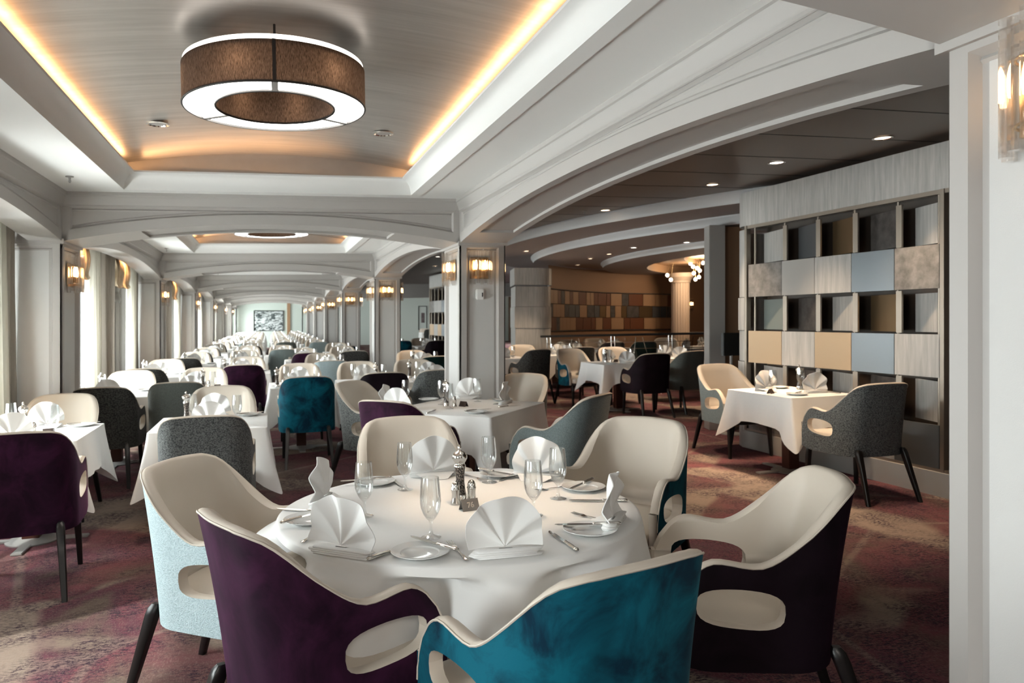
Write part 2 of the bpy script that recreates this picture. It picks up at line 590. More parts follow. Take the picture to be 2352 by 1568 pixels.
# arcades along both sides
k = 0
for y0 in cols_y[:-1]:
    a, b = y0 + CD, y0 + BAY
    zb = lambda s: arch_z((s - (a + b) / 2) / ((b - a) / 2))
    for side in ('right', 'left'):
        mb = MB()
        f, bk = (XR, XR2) if side == 'right' else (XL, XL - 0.26)
        sg = 1 if side == 'right' else -1
        panel_face(mb, lambda s, z, d: (f + sg * d, s, z), a, b, ZC, zb, 0.06, 0.12, 0.088, 0.022)
        panel_face(mb, lambda s, z, d: (bk - sg * d, s, z), a, b, 2.95, zb, 0.06, 0.42, 0.088, 0.012)
        if side == 'right':
            soffit_face(mb, lambda s, t, z: (f + sg * t, s, z), a, b, 0, abs(bk - f), zb, 0.45, 0.07, 0.022)
        else:
            soffit_face(mb, lambda s, t, z: (f + sg * t, s, z), a, b, 0, abs(bk - f), zb, 0.45, 0.06, 0.0)
        mb.extrude(CROWN, (f, a, ZC), (f, b, ZC), (-sg, 0, 0))
        mb.struct('trim_%s_arch_%d' % (side, k + 1), paint)
    k += 1

def column(name, x0, x1, y0, y1, faces):
    mb = MB()
    c = 0.016                                           # notched corner
    for (u0, u1, ax, pos, sg) in ((x0, x1, 'x', y0, 1), (x0, x1, 'x', y1, -1), (y0, y1, 'y', x0, 1), (y0, y1, 'y', x1, -1)):
        P = (lambda s, z, d: (s, pos + sg * d, z)) if ax == 'x' else (lambda s, z, d: (pos + sg * d, s, z))
        panel_face(mb, P, u0 + c, u1 - c, 2.215, lambda s: 0.16, 0.055, 0.045, 0.05, 0.03, n=3)
    mb.box(x0 + 0.04, x1 - 0.04, y0 + 0.04, y1 - 0.04, 0.0, 2.6)
    mb.box(x0 - 0.014, x1 + 0.014, y0 - 0.014, y1 + 0.014, 0.0, 0.16)
    mb.box(x0 - 0.016, x1 + 0.016, y0 - 0.016, y1 + 0.016, 2.190, 2.232)
    mb.box(x0, x1, y0, y1, 2.2, 2.95)
    o = mb.struct(name, paint)
    fb = MB()                                           # fabric panels set into the faces
    e, z0, z1 = 0.092, 0.245, 2.135
    fb.quad((x0 + e + c, y0 + 0.0275, z0), (x1 - e - c, y0 + 0.0275, z0), (x1 - e - c, y0 + 0.0275, z1), (x0 + e + c, y0 + 0.0275, z1))
    for xx in ((x0 + 0.0275), (x1 - 0.0275)):
        fb.quad((xx, y0 + e + c, z0), (xx, y1 - e - c, z0), (xx, y1 - e - c, z1), (xx, y0 + e + c, z1))
    p = fb.struct('fabric_panel', panel_fab)
    p.parent = o
for k, y0 in enumerate(cols_y):
    column('column_right_%d' % (k + 1), XR, XR2, y0, y0 + CD, '')
    column('column_left_%d' % (k + 1), XW + 0.002, XL, y0, y0 + CD, '')

# coffered ceiling over the long room
mb, mv, lipm = MB(), MB(), []
TX0, TX1 = -1.178, 1.258
for y0 in cols_y[:-1]:
    a, b = y0 + CD, y0 + BAY
    ya, yb = a + 0.30, b - 0.262
    z = ZC
    for (x0, x1, q0, q1) in ((XL, TX0, a, b), (TX1, XR, a, b), (TX0, TX1, a, ya), (TX0, TX1, yb, b)):
        mb.box(x0, x1, q0, q1, z, z + 0.05)
    for (x0, x1, q0, q1) in ((TX0 - 0.10, TX0, ya - 0.10, yb + 0.10), (TX1, TX1 + 0.10, ya - 0.10, yb + 0.10), (TX0, TX1, ya - 0.10, ya), (TX0, TX1, yb, yb + 0.10)):
        mb.box(x0, x1, q0, q1, z - 0.012, z + 0.02)
    prof = [(0.0, -0.012), (0.004, 0.03), (0.016, 0.065), (0.038, 0.095), (0.07, 0.112), (0.095, 0.12), (0.095, 0.135), (0.02, 0.14), (-0.22, 0.14)]
    ring = lambda o_: [(TX0 + o_, ya + o_), (TX1 - o_, ya + o_), (TX1 - o_, yb - o_), (TX0 + o_, yb - o_)]
    R = [[(px, py, z + h) for px, py in ring(o_)] for o_, h in prof]
    for i in range(len(R) - 1):
        for j in range(4):
            mb.quad(R[i][j], R[i][(j + 1) % 4], R[i + 1][(j + 1) % 4], R[i + 1][j])
    # silver vault
    vx0, vx1, vy0, vy1 = TX0 - 0.26, TX1 + 0.26, ya - 0.04, yb + 0.04
    hz = lambda x: 2.80 + 0.16 * (1 - ((x - (vx0 + vx1) / 2) / ((vx1 - vx0) / 2)) ** 2)
    mv.grid(lambda x, y: (x, y, hz(x)), lin(vx0, vx1, 25), lin(vy0, vy1, 2))
    for yy in (vy0, vy1):
        mv.grid(lambda x, t: (x, yy, 2.74 + t * (hz(x) - 2.74)), lin(vx0, vx1, 25), [0, 1])
    for xx in (vx0, vx1):
        mv.quad((xx, vy0, 2.74), (xx, vy1, 2.74), (xx, vy1, 2.825), (xx, vy0, 2.825))
    if -1 < y0 < 30:
        pw = 4.2 if y0 < 12 else 3.4
        for (lx, ly, sx, sy, rx, ry) in ((TX0 + 0.035, (vy0 + vy1) / 2, 0.03, vy1 - vy0 - 0.3, 0, PI + 0.15), (TX1 - 0.035, (vy0 + vy1) / 2, 0.03, vy1 - vy0 - 0.3, 0, PI - 0.15)):
            area('cove_light', (lx, ly, 2.778 + ROOM_SLOPE * lx), (rx, ry, 0), sx, sy, pw, WARM)
        for (ly, rx) in ((vy0 + 0.045, PI - 0.5), (vy1 - 0.045, PI + 0.5)):
            area('cove_light', ((vx0 + vx1) / 2, ly, 2.778), (rx, 0, 0), 2.1, 0.03, pw * 0.42, WARM)
mb.struct('ceiling', paint_white)
mv.struct('ceiling_vault', leaf, 60)
mb = MB()
mb.box(-2.6, 26, -4, 46, 3.35, 3.45)
mb.struct('ceiling_deck', brown_ceil)

# window wall
mb = MB()
WZ0, WZ1, WH = 0.62, 1.98, 0.82
edges_ = [-4.0]
for y in WIN:
    edges_ += [y - WH, y + WH]
edges_.append(YEND)
for i in range(0, len(edges_), 2):
    mb.box(XW - 0.12, XW, edges_[i], edges_[i + 1], 0, 3.0)
for y in WIN:
    mb.box(XW - 0.12, XW, y - WH, y + WH, 0, WZ0)
    mb.box(XW - 0.12, XW, y - WH, y + WH, WZ1, 3.0)
mb.box(XW - 0.12, XL - 0.2, -4, YEND, 2.52, 2.6)
mb.struct('wall_left', paint)
for i, y in enumerate(WIN):
    mb = MB()
    for (q0, q1, z0, z1) in ((y - WH, y - WH + 0.05, WZ0, WZ1), (y + WH - 0.05, y + WH, WZ0, WZ1), (y - WH, y + WH, WZ0, WZ0 + 0.05), (y - WH, y + WH, WZ1 - 0.05, WZ1)):
        mb.box(XW - 0.10, XW - 0.04, q0, q1, z0, z1)
    mb.box(XW - 0.02, XW + 0.08, y - WH - 0.03, y + WH + 0.03, WZ0 - 0.03, WZ0)
    fr = mb.struct('window_%d' % (i + 1), paint_white)
    mb = MB()
    mb.box(XW - 0.075, XW - 0.069, y - WH + 0.05, y + WH - 0.05, WZ0 + 0.05, WZ1 - 0.05)
    p = mb.struct('window_glass', pane)
    p.parent = fr

# far end, near end and the walls of the inner dining room
mb = MB(); mb.box(-2.6, 14, YEND, YEND + 0.1, 0, 3.0); mb.struct('wall_end', greenwall)
mb = MB(); mb.box(-2.6, 26, -4.1, -4, 0, 3.0); mb.struct('wall_front', paint)
mb = MB(); mb.box(8.2, 8.3, -4, 8.6, 0, 3.3); mb.struct('wall_right', tanwall)
mb = MB(); mb.box(14, 14.1, 22, YEND, 0, 3.3); mb.box(25.9, 26, -4, 22, 0, 3.3); mb.box(8.3, 26, -4.0, -3.9, 0, 3.3); mb.box(14, 26, 22, 22.1, 0, 3.3); mb.struct('wall_inner', darkwood)

# dark ceiling with joints, and the stepped rings round the atrium
ZB = 2.87
mb = MB()
mb.box(XR2 - 0.02, 26, -4, 46, ZB, ZB + 0.05)
mb.struct('ceiling_right', brown_ceil)
mb = MB()
for y in lin(-3.2, 13.3, 23):
    mb.box(XR2, 8, y, y + 0.012, ZB - 0.002, ZB + 0.001)
for x in (3.5, 5.6):
    mb.box(x, x + 0.012, -4, 14, ZB - 0.002, ZB + 0.001)
mb.struct('trim_ceiling_joint', black_metal)
RC = (13.9, 12.1)
for i, (r, z0, z1) in enumerate(((9.86, ZB, 2.73), (8.95, 2.73, 2.61), (7.45, 2.61, 2.51))):
    mb = MB()
    us = [PI * 0.45 + (0.74 if i == 0 else 1.2) * PI * q / 90 for q in range(91)]
    P = lambda a, p: (RC[0] + p[0] * math.cos(a), RC[1] + p[0] * math.sin(a), p[1])
    mb.grid(P, us, [(r + 0.05, z0), (r + 0.05, z0 - 0.02), (r + 0.025, z0 - 0.045), (r + 0.01, z1 + 0.045), (r, z1 + 0.03), (r, z1)])
    mb.struct('trim_ceiling_ring_%d' % (i + 1), fascia)
    mb = MB()
    mb.grid(P, us, [(r, z1), ((8.95, 7.45, 6.5)[i] + (0.05 if i < 2 else 0), z1)])
    mb.struct('ceiling_ring_%d' % (i + 1), mauve_ceil)
mb = MB()
us = [2 * PI * q / 64 for q in range(65)]
P = lambda a, p: (RC[0] + p[0] * math.cos(a), RC[1] + p[0] * math.sin(a), p[1])
mb.grid(P, us, [(6.5, 2.51), (6.5, 2.70), (5.7, 2.70), (5.7, 2.80), (0.02, 2.80)])
mb.struct('ceiling_dome', tan_panel)

# ------------------------------------------------------------------ curtains and blinds
ORD = ['first', 'second', 'third', 'fourth', 'fifth', 'sixth', 'seventh', 'eighth', 'ninth', 'tenth', 'eleventh', 'twelfth', 'thirteenth', 'fourteenth', 'fifteenth', 'sixteenth']
def curtain_mesh(name, width, m, folds, amp, seed, z1=2.5):
    rnd = random.Random(seed)
    mb = MB()
    ph = rnd.random() * 6
    def fn(u, z):
        k = 1 - 0.12 * (z / z1) * math.sin(u * PI)
        x = amp * math.sin(u * folds * 2 * PI + ph + 0.35 * math.sin(z * 1.3)) * (0.75 + 0.25 * (1 - z / z1)) + 0.012 * math.sin(u * folds * 5.3 + z)
        return (x, (u - 0.5) * width * (1 + 0.10 * (1 - z / z1)), z)
    mb.grid(fn, lin(0, 1, folds * 12 + 1), lin(0.02, z1, 9))
    return mb.mesh(name, m, 70)
CUR = {}
def swag_mesh(seed):
    rnd = random.Random(seed)
    mb = MB()
    wd = 1.06
    def fn(u, t):
        drop = 0.50 - 0.05 * math.sin(u * PI * 3) ** 2
        z = 2.50 - t * drop
        x = 0.03 * math.sin(u * 34 + 2 * math.sin(u * 9) + t * 1.5) * (0.4 + t) + 0.05 * math.sin(t * PI) + (0.04 * (t - 0.9) * 10 if t > 0.9 else 0)
        return (x, (u - 0.5) * wd, z + 0.012 * math.sin(u * 40) * t)
    mb.grid(fn, lin(0, 1, 70), lin(0, 1, 14))
    return mb.mesh('swag_valance', swag_m, 70)
def blind_mesh():
    mb = MB()
    mb.grid(lambda u, t: (0.015 * math.sin(t * PI * 3), (u - 0.5) * 1.04, 2.12 - 0.30 * t - 0.015 * math.sin(u * PI * 6) ** 2 * t), lin(0, 1, 40), lin(0, 1, 12))
    return mb.mesh('roman_blind', blind_m, 70)
SW = [swag_mesh(i) for i in range(3)]
BL = blind_mesh()
VIS = [y for y in WIN if y > 2]
def near_word(i):
    return ORD[i] if i < len(ORD) else 'last'
for i, y in enumerate(VIS):
    bay_first = (i % 2 == 0)
    wl = near_word(i) + ' window'
    xs = XL - 0.30
    # drapes stand at both sides of every window; far ones have sunlight put into their colour
    cur = [('drape', 0.62, drape, 6, 0.05, y - (0.99 if bay_first else 0.90), 'taupe pleated drape on the near side of the %s' % wl, 'window_drape', 'taupe drapes along the windows'),
           ('cream', 0.50, drape_sunlit, 5, 0.045, y + 0.80, 'drape coloured cream as if sunlit on the far side of the %s' % wl, 'window_curtain', 'drapes in sunlit colour along the windows')]
    if not bay_first:
        cur.append(('narrow', 0.22, drape, 2, 0.04, y + 1.22, 'narrow taupe drape between the %s and the next column' % wl, 'window_drape', 'taupe drapes along the windows'))
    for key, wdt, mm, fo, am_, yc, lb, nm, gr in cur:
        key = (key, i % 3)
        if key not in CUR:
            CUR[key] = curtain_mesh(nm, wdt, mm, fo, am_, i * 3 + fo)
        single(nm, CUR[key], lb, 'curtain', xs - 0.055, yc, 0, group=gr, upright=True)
    single('swag_valance', SW[i % 3], 'gathered gold swag valance over the %s' % wl, 'valance', xs - 0.07, y - 0.02, 0, group='gold swags over the windows', upright=True)
    single('roman_blind', BL, 'grey roman blind hanging below the gold swag at the %s' % wl, 'blind', xs - 0.16, y - 0.02, 0, group='grey blinds in the windows', upright=True)
    if y < 24:
        spot('valance_light', (XL - 0.29, y - 0.02, 2.50 + ROOM_SLOPE * XL), 34, WARM, 2.6, 1.0, (0, -0.12, 0))

# ------------------------------------------------------------------ lamps
def ceiling_lamp():
    t = thing('ceiling_lamp', '', 'ceiling lamp')
    ro, ri, h = 0.475, 0.312, 0.20
    def ringwall(r, th):
        mb = MB()
        mb.lathe([(r, 0), (r, h), (r - th, h), (r - th, 0), (r, 0)], 96)
        return mb
    part('outer_shade', ringwall(ro, 0.006).mesh('outer_shade', shade_brown, 30), t)
    part('inner_shade', ringwall(ri, 0.005).mesh('inner_shade', shade_brown, 30), t)
    for r in (ro + 0.001, ri + 0.001):
        mb = MB()
        mb.lathe([(r, -0.003), (r + 0.002, 0.0), (r + 0.002, 0.006), (r - 0.008, 0.006), (r - 0.008, -0.003), (r, -0.003)], 96)
        part('shade_rim', mb.mesh('shade_rim', black_metal, 30), t)
    mb = MB(); mb.lathe([(ri, 0.008), (ro - 0.006, 0.008)], 96)
    part('diffuser', mb.mesh('diffuser', diffuser, 0), t)
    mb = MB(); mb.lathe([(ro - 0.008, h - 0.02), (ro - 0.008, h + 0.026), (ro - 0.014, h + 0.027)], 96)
    part('ceiling_halo_band', mb.mesh('ceiling_halo_band', halo_glow, 0), t)  # glowing band added in place of the halo on the lit ceiling
    mb = MB(); mb.lathe([(ri, h + 0.006), (ri, h + 0.028), (ro - 0.012, h + 0.028), (ro - 0.012, h + 0.006)], 96)
    part('light_stop_plate', mb.mesh('light_stop_plate', grey_metal, 0), t)  # unseen cover added to keep the bulbs' light off the ceiling
    for a in (-PI / 2 - 0.02, PI / 6 + 0.05, PI * 5 / 6 - 0.1):
        mb = MB()
        c, s_ = math.cos(a), math.sin(a)
        q = lambda r, wv, z: (c * r - s_ * wv, s_ * r + c * wv, z)
        wv = 0.0085
        for r0, r1 in ((ro - 0.001, ro + 0.004),):
            V = [q(r, k, z) for z in (0, h) for r, k in ((r0, -wv), (r1, -wv), (r1, wv), (r0, wv))]
            mb.add(V, [(0, 1, 2, 3), (4, 5, 6, 7), (0, 1, 5, 4), (1, 2, 6, 5), (2, 3, 7, 6), (3, 0, 4, 7)])
        part('strap', mb.mesh('strap', black_metal, 0), t)
        mb = MB()
        V = [q(r, k, z) for z in (-0.001, 0.007) for r, k in ((ri, -0.016), (ro, -0.016), (ro, 0.016), (ri, 0.016))]
        mb.add(V, [(0, 1, 2, 3), (4, 5, 6, 7), (0, 1, 5, 4), (1, 2, 6, 5), (2, 3, 7, 6), (3, 0, 4, 7)])
        part('bracket', mb.mesh('bracket', grey_metal, 0), t)
    for a in (0.5, 2.6, 4.7):
        mb = MB(); mb.tube([(0.39 * math.cos(a), 0.39 * math.sin(a), h - 0.01), (0.39 * math.cos(a), 0.39 * math.sin(a), h + 0.1)], 0.006)
        part('hanging_rod', mb.mesh('hanging_rod', black_metal), t)
    return t
LAMP = ceiling_lamp()
for i, y in enumerate((4.11, 10.12, 16.2, 22.2)):
    if i == 0:
        for q in range(6):
            a_ = q * PI / 3 + 0.12
            d = bpy.data.lights.new('drum_bulb', 'POINT'); d.energy = 2.6; d.color = (1.0, 0.86, 0.70); d.shadow_soft_size = 0.025
            o = bpy.data.objects.new('drum_bulb', d); C.objects.link(o)
            o.location = (0.035 + 0.40 * math.cos(a_), y + 0.40 * math.sin(a_), 2.735)
    put(LAMP, '%s brown ring shaped drum lamp under the %s silver ceiling coffer' % ('large' if i == 0 else 'small looking', ORD[i]), 0.035, y, 2.63, group='ring lamps along the ceiling')

BARPOS = [(-1.35, 0.115, 0.33), (-1.02, 0.112, 0.30), (-0.68, 0.115, 0.335), (-0.34, 0.112, 0.315), (0.0, 0.116, 0.34), (0.34, 0.112, 0.315), (0.68, 0.115, 0.335), (1.02, 0.112, 0.30), (1.35, 0.115, 0.33)]
def wall_sconce():
    """crystal half drum; origin at the middle of its back, facing +y"""
    t = thing('wall_sconce', '', 'wall lamp')
    mb = MB(); mb.rbox(-0.095, 0.095, 0.0, 0.012, -0.12, 0.09, 0.003)
    part('back_plate', mb.mesh('back_plate', brass), t)
    for z in (0.06, -0.10):
        mb = MB()
        pts = [(0.094 * math.sin(a), 0.094 * math.cos(a) * 0.92, z) for a in lin(-1.5, 1.5, 15)]
        mb.tube(pts, 0.004, 6)
        part('ring_rod', mb.mesh('ring_rod', brass), t)
    bars = {}
    for i, (a, r, hh) in enumerate(BARPOS):
        if hh not in bars:
            mb = MB()
            pr = [(0.0165 * math.cos(q * PI / 3) * (1.0 if q % 2 == 0 else 0.93), 0.0165 * math.sin(q * PI / 3)) for q in range(6)]
            V = [(x, y, -hh / 2 - 0.008) for x, y in pr] + [(x, y, hh / 2 - 0.008) for x, y in pr]
            mb.add(V, [(5, 4, 3, 2, 1, 0), (6, 7, 8, 9, 10, 11)] + [(q, (q + 1) % 6, 6 + (q + 1) % 6, 6 + q) for q in range(6)])
            bars[hh] = mb.mesh('crystal_bar', crystal, 0)
        o = part('crystal_bar', bars[hh], t)
        o.location = (r * math.sin(a), max(0.02, r * math.cos(a) * 0.92), 0.0)
        o.rotation_euler = (0, 0, -a)
    mb = MB(); mb.lathe([(0.0001, -0.045), (0.009, -0.04), (0.012, -0.015), (0.010, 0.015), (0.006, 0.035), (0.0001, 0.05)], 12)
    bm_ = mb.mesh('bulb', bulb, 80)
    mb = MB(); mb.lathe([(0.0001, -0.10), (0.010, -0.10), (0.010, -0.046), (0.0001, -0.046)], 10)
    hm = mb.mesh('bulb_holder', brass)
    for x in (-0.045, 0.045):
        o = part('bulb', bm_, t); o.location = (x, 0.052, 0.015)
        o = part('bulb_holder', hm, t); o.location = (x, 0.052, 0.015)
    return t
SC = wall_sconce()
SCH = 1.985
put(SC, 'large crystal bar wall lamp on the white pilaster beside the camera', XR + 0.02, 1.36, 2.03, PI / 2, upright=True)
gsc = 'crystal wall lamps along the columns'
for k, y0 in enumerate(cols_y[2:], 1):
    nm = ORD[k - 1]
    put(SC, 'crystal wall lamp on the front of the %s column of the right colonnade' % nm, (XR + XR2) / 2 - 0.03, y0 + 0.02, SCH, PI, gsc, upright=True)
    put(SC, 'crystal wall lamp on the corridor side of the %s right hand column' % nm, XR + 0.02, y0 + CD / 2, SCH, PI / 2, gsc, upright=True)
    if k < 4:
        put(SC, 'crystal wall lamp on the inner room side of the %s right hand column' % nm, XR2 - 0.02, y0 + CD / 2, SCH, -PI / 2, gsc, upright=True)
    put(SC, 'crystal wall lamp on the %s column of the window side' % nm, XL - 0.02, y0 + CD / 2, SCH - 0.03, -PI / 2, gsc, upright=True)

def downlight(rm, em):
    t = thing('downlight', '', 'ceiling light')
    mb = MB(); mb.lathe([(0.075, 0.0), (0.078, -0.006), (0.066, -0.008), (0.058, 0.0)], 28)
    part('trim_ring', mb.mesh('trim_ring', rm), t)
    mb = MB(); mb.lathe([(0.058, -0.001), (0.0001, -0.001)], 28)
    part('lamp_face', mb.mesh('lamp_face', em, 0), t)
    return t
DLW = downlight(silver, spotglow)
DLC = downlight(silver, spotwhite)
DLO = downlight(silver, grey_metal)
for x, y, wd in ((-0.764, 5.64, 'window side'), (0.842, 5.66, 'colonnade side')):
    h = 2.80 + 0.16 * (1 - ((x - 0.04) / 1.478) ** 2) - 0.006
    put(DLO, 'small round unlit downlight in the silver vault near its %s' % wd, x, y, h, group='downlights in the silver vault')
DL = [(4.77, 5.0, ZB, 'W', 'brown ceiling over the pale panelled screen'), (4.55, 6.0, ZB, 'C', 'brown ceiling washing the pale screen header'), (4.62, 7.14, ZB, 'W', 'brown ceiling near the rounded end of the screen'),
      (3.44, 7.14, ZB, 'W', 'brown ceiling over the aisle, beside the arch edge'), (4.3, 9.1, ZB, 'W', 'brown ceiling close to the first ring edge'), (3.43, 5.0, ZB, 'W', 'brown ceiling half hidden by the near arch'),
      (5.6, 9.4, 2.73, 'W', 'first ceiling ring near the steel post'), (5.2, 10.3, 2.73, 'C', 'first ceiling ring, small bright one'), (5.0, 11.4, 2.73, 'W', 'first ceiling ring, middle of its visible arc'), (4.75, 13.5, 2.73, 'W', 'first ceiling ring above the pale curved unit'),
      (6.4, 10.6, 2.61, 'C', 'second ceiling ring near the steel post'), (5.95, 11.5, 2.61, 'C', 'second ceiling ring, bright white one'), (6.1, 12.75, 2.61, 'W', 'second ceiling ring, warm one in mid arc'), (6.2, 13.8, 2.61, 'W', 'second ceiling ring, second warm one'),
      (6.7, 15.6, 2.61, 'W', 'second ceiling ring near the mosaic wall'), (7.4, 17.2, 2.61, 'C', 'second ceiling ring at the mosaic wall top'), (8.4, 18.0, 2.61, 'W', 'second ceiling ring at the far mosaic wall'),
      (3.2, 11.0, ZB, 'W', 'brown ceiling beyond the first column'), (3.3, 14.2, ZB, 'W', 'brown ceiling seen through the second arch'), (3.7, 16.5, ZB, 'C', 'brown ceiling deep behind the second arch'), (4.3, 19.5, ZB, 'W', 'brown ceiling deep behind the second column'),
      (3.0, 13.0, ZB, 'W', 'brown ceiling high in the second arch')]
for x, y, h, kd, wd in DL:
    put(DLC if kd == 'C' else DLW, 'lit round downlight in the %s' % wd, x, y, h - 0.002, group='downlights of the inner dining room')
    if y < 14.5:
        spot('downlight_beam', (x, y, h - 0.03 + ROOM_SLOPE * x), 74, WARMW, 1.25, 0.7)
# pools of warm light on single tables (bare spots, no fixture built)
for x, y, p in ((0.95, 2.98, 40), (-1.0, 5.35, 34), (1.66, 6.2, 14), (1.35, 8.9, 12), (0.6, 14.4, 10)):
    if p:
        spot('table_beam', (x, y, 2.60 + ROOM_SLOPE * x), p, WARMW, 0.62, 0.8)

def sprinkler(x, y, h, label):
    mb = MB()
    mb.lathe([(0.0001, 0), (0.03, 0), (0.03, -0.006), (0.010, -0.010), (0.008, -0.03), (0.012, -0.034), (0.006, -0.05), (0.0001, -0.05)], 14)
    single('sprinkler_head', mb.mesh('sprinkler_head', grey_metal), label, 'sprinkler', x, y, h)
sprinkler(-1.478, 6.25, ZC, 'small metal sprinkler under the white ceiling of the first bay')
sprinkler(-1.512, 12.1, ZC, 'small metal sprinkler under the white ceiling of the second bay')
sprinkler(4.05, 9.2, ZB, 'small metal sprinkler under the brown ceiling')
mb = MB(); mb.rbox(-0.04, 0.04, 0.0, 0.03, -0.05, 0.05, 0.008)
t = thing('thermostat', 'small white wall thermostat below the lamp on the first right hand column', 'thermostat', 1.99, 7.022, 1.715, PI, upright=True)
part('case', mb.mesh('case', paint_white), t)
mb = MB(); mb.box(-0.026, -0.016, 0.029, 0.032, -0.024, 0.016); part('sensor_slot', mb.mesh('sensor_slot', black_metal), t)

# ------------------------------------------------------------------ chair
HB, SF = 0.92, 0.745                 # height of the back, half length of the shell's plan curve
def plan(s):
    """plan curve of the shell: s = 0 at the middle of the back, s > 0 towards the front of one arm"""
    sg = 1 if s >= 0 else -1
    a = abs(s)
    f, r = 0.120, 0.165
    q = r * PI / 2
    if a < f:
        x, y, nx, ny = a, -0.30 - 0.012 * math.cos(a / f * PI / 2), 0.0, -1.0
    elif a < f + q:
        t = (a - f) / r
        x, y, nx, ny = f + r * math.sin(t), -0.30 + r * (1 - math.cos(t)), math.sin(t), -math.cos(t)
    else:
        d = a - f - q
        x, y, nx, ny = f + r + 0.015 * math.sin(min(1, d / 0.34) * PI / 2) - 0.10 * max(0, d - 0.26) ** 1.5, -0.30 + r + d, 1.0, 0.0
    return sg * x, y, sg * nx, ny
def shell_point(s, z, off):
    x, y, nx, ny = plan(s)
    w = max(0.0, min(1.0, 1 - (y + 0.30) / 0.50))
    k = max(0, z - 0.36)
    y -= (0.10 * k + 0.10 * k * k) * w
    bulge = 1 + 0.5 * math.sin(min(1, k / 0.5) * PI) * w if off else 1
    return (x - nx * off * bulge, y - ny * off * bulge, z)
def ss(a, b, t):
    t = max(0, min(1, (t - a) / (b - a)))
    return t * t * (3 - 2 * t)
def top_z(s):
    a = abs(s)
    z = HB - 0.010 * (a / 0.2) ** 2 if a < 0.2 else HB - 0.010
    z -= (HB - 0.012 - 0.672) * (0.25 * ss(0.17, 0.36, a) + 0.75 * ss(0.23, 0.50, a))
    z += 0.018 * math.exp(-((a - 0.61) / 0.07) ** 2)
    e = SF - 0.13
    if a > e:
        z = 0.46 + (z - 0.46) * math.sqrt(max(0, 1 - ((a - e) / 0.1305) ** 2))
    return z
def bot_z(s):
    a = abs(s)
    return 0.345 + 0.035 * ss(0.62, SF, a) * 0.5
HS0, HS1 = 0.405, 0.672
def hole(s):
    a = abs(s)
    u = (a - (HS0 + HS1) / 2) / ((HS1 - HS0) / 2)
    zc = 0.545 + 0.012 * u
    if abs(u) >= 1:
        return zc, zc
    h = (1 - abs(u) ** 3.0) ** (1 / 3.0)
    return zc - 0.060 * h, zc + 0.066 * h * (1 - 0.12 * max(0, u))
def s_samples():
    h = lin(0, 0.12, 4) + lin(0.12, 0.379, 10)[1:] + [HS0 - 0.012]
    m = [HS0 + (HS1 - HS0) * (1 - math.cos(PI * i / 14)) / 2 for i in range(15)]
    e = [SF - 0.066 * (1 - t) ** 2 for t in (0.25, 0.5, 0.75, 1.0)]
    return h + m + e
HALF = s_samples()
SS = [-q for q in reversed(HALF[1:])] + HALF
NLOW, NUP = 4, 7
def bands(off):
    low, up = [], []
    for s in SS:
        h0, h1 = hole(s)
        b, t = bot_z(s), top_z(s)
        low.append([shell_point(s, b + (h0 - b) * i / (NLOW - 1), off) for i in range(NLOW)])
        up.append([shell_point(s, h1 + (t - h1) * i / (NUP - 1), off) for i in range(NUP)])
    return low, up
def sheet(mb, cols):
    n = len(cols[0])
    mb.add([p for c in cols for p in c], [(i * n + k, (i + 1) * n + k, (i + 1) * n + k + 1, i * n + k + 1) for i in range(len(cols) - 1) for k in range(n - 1)])
TH = 0.042
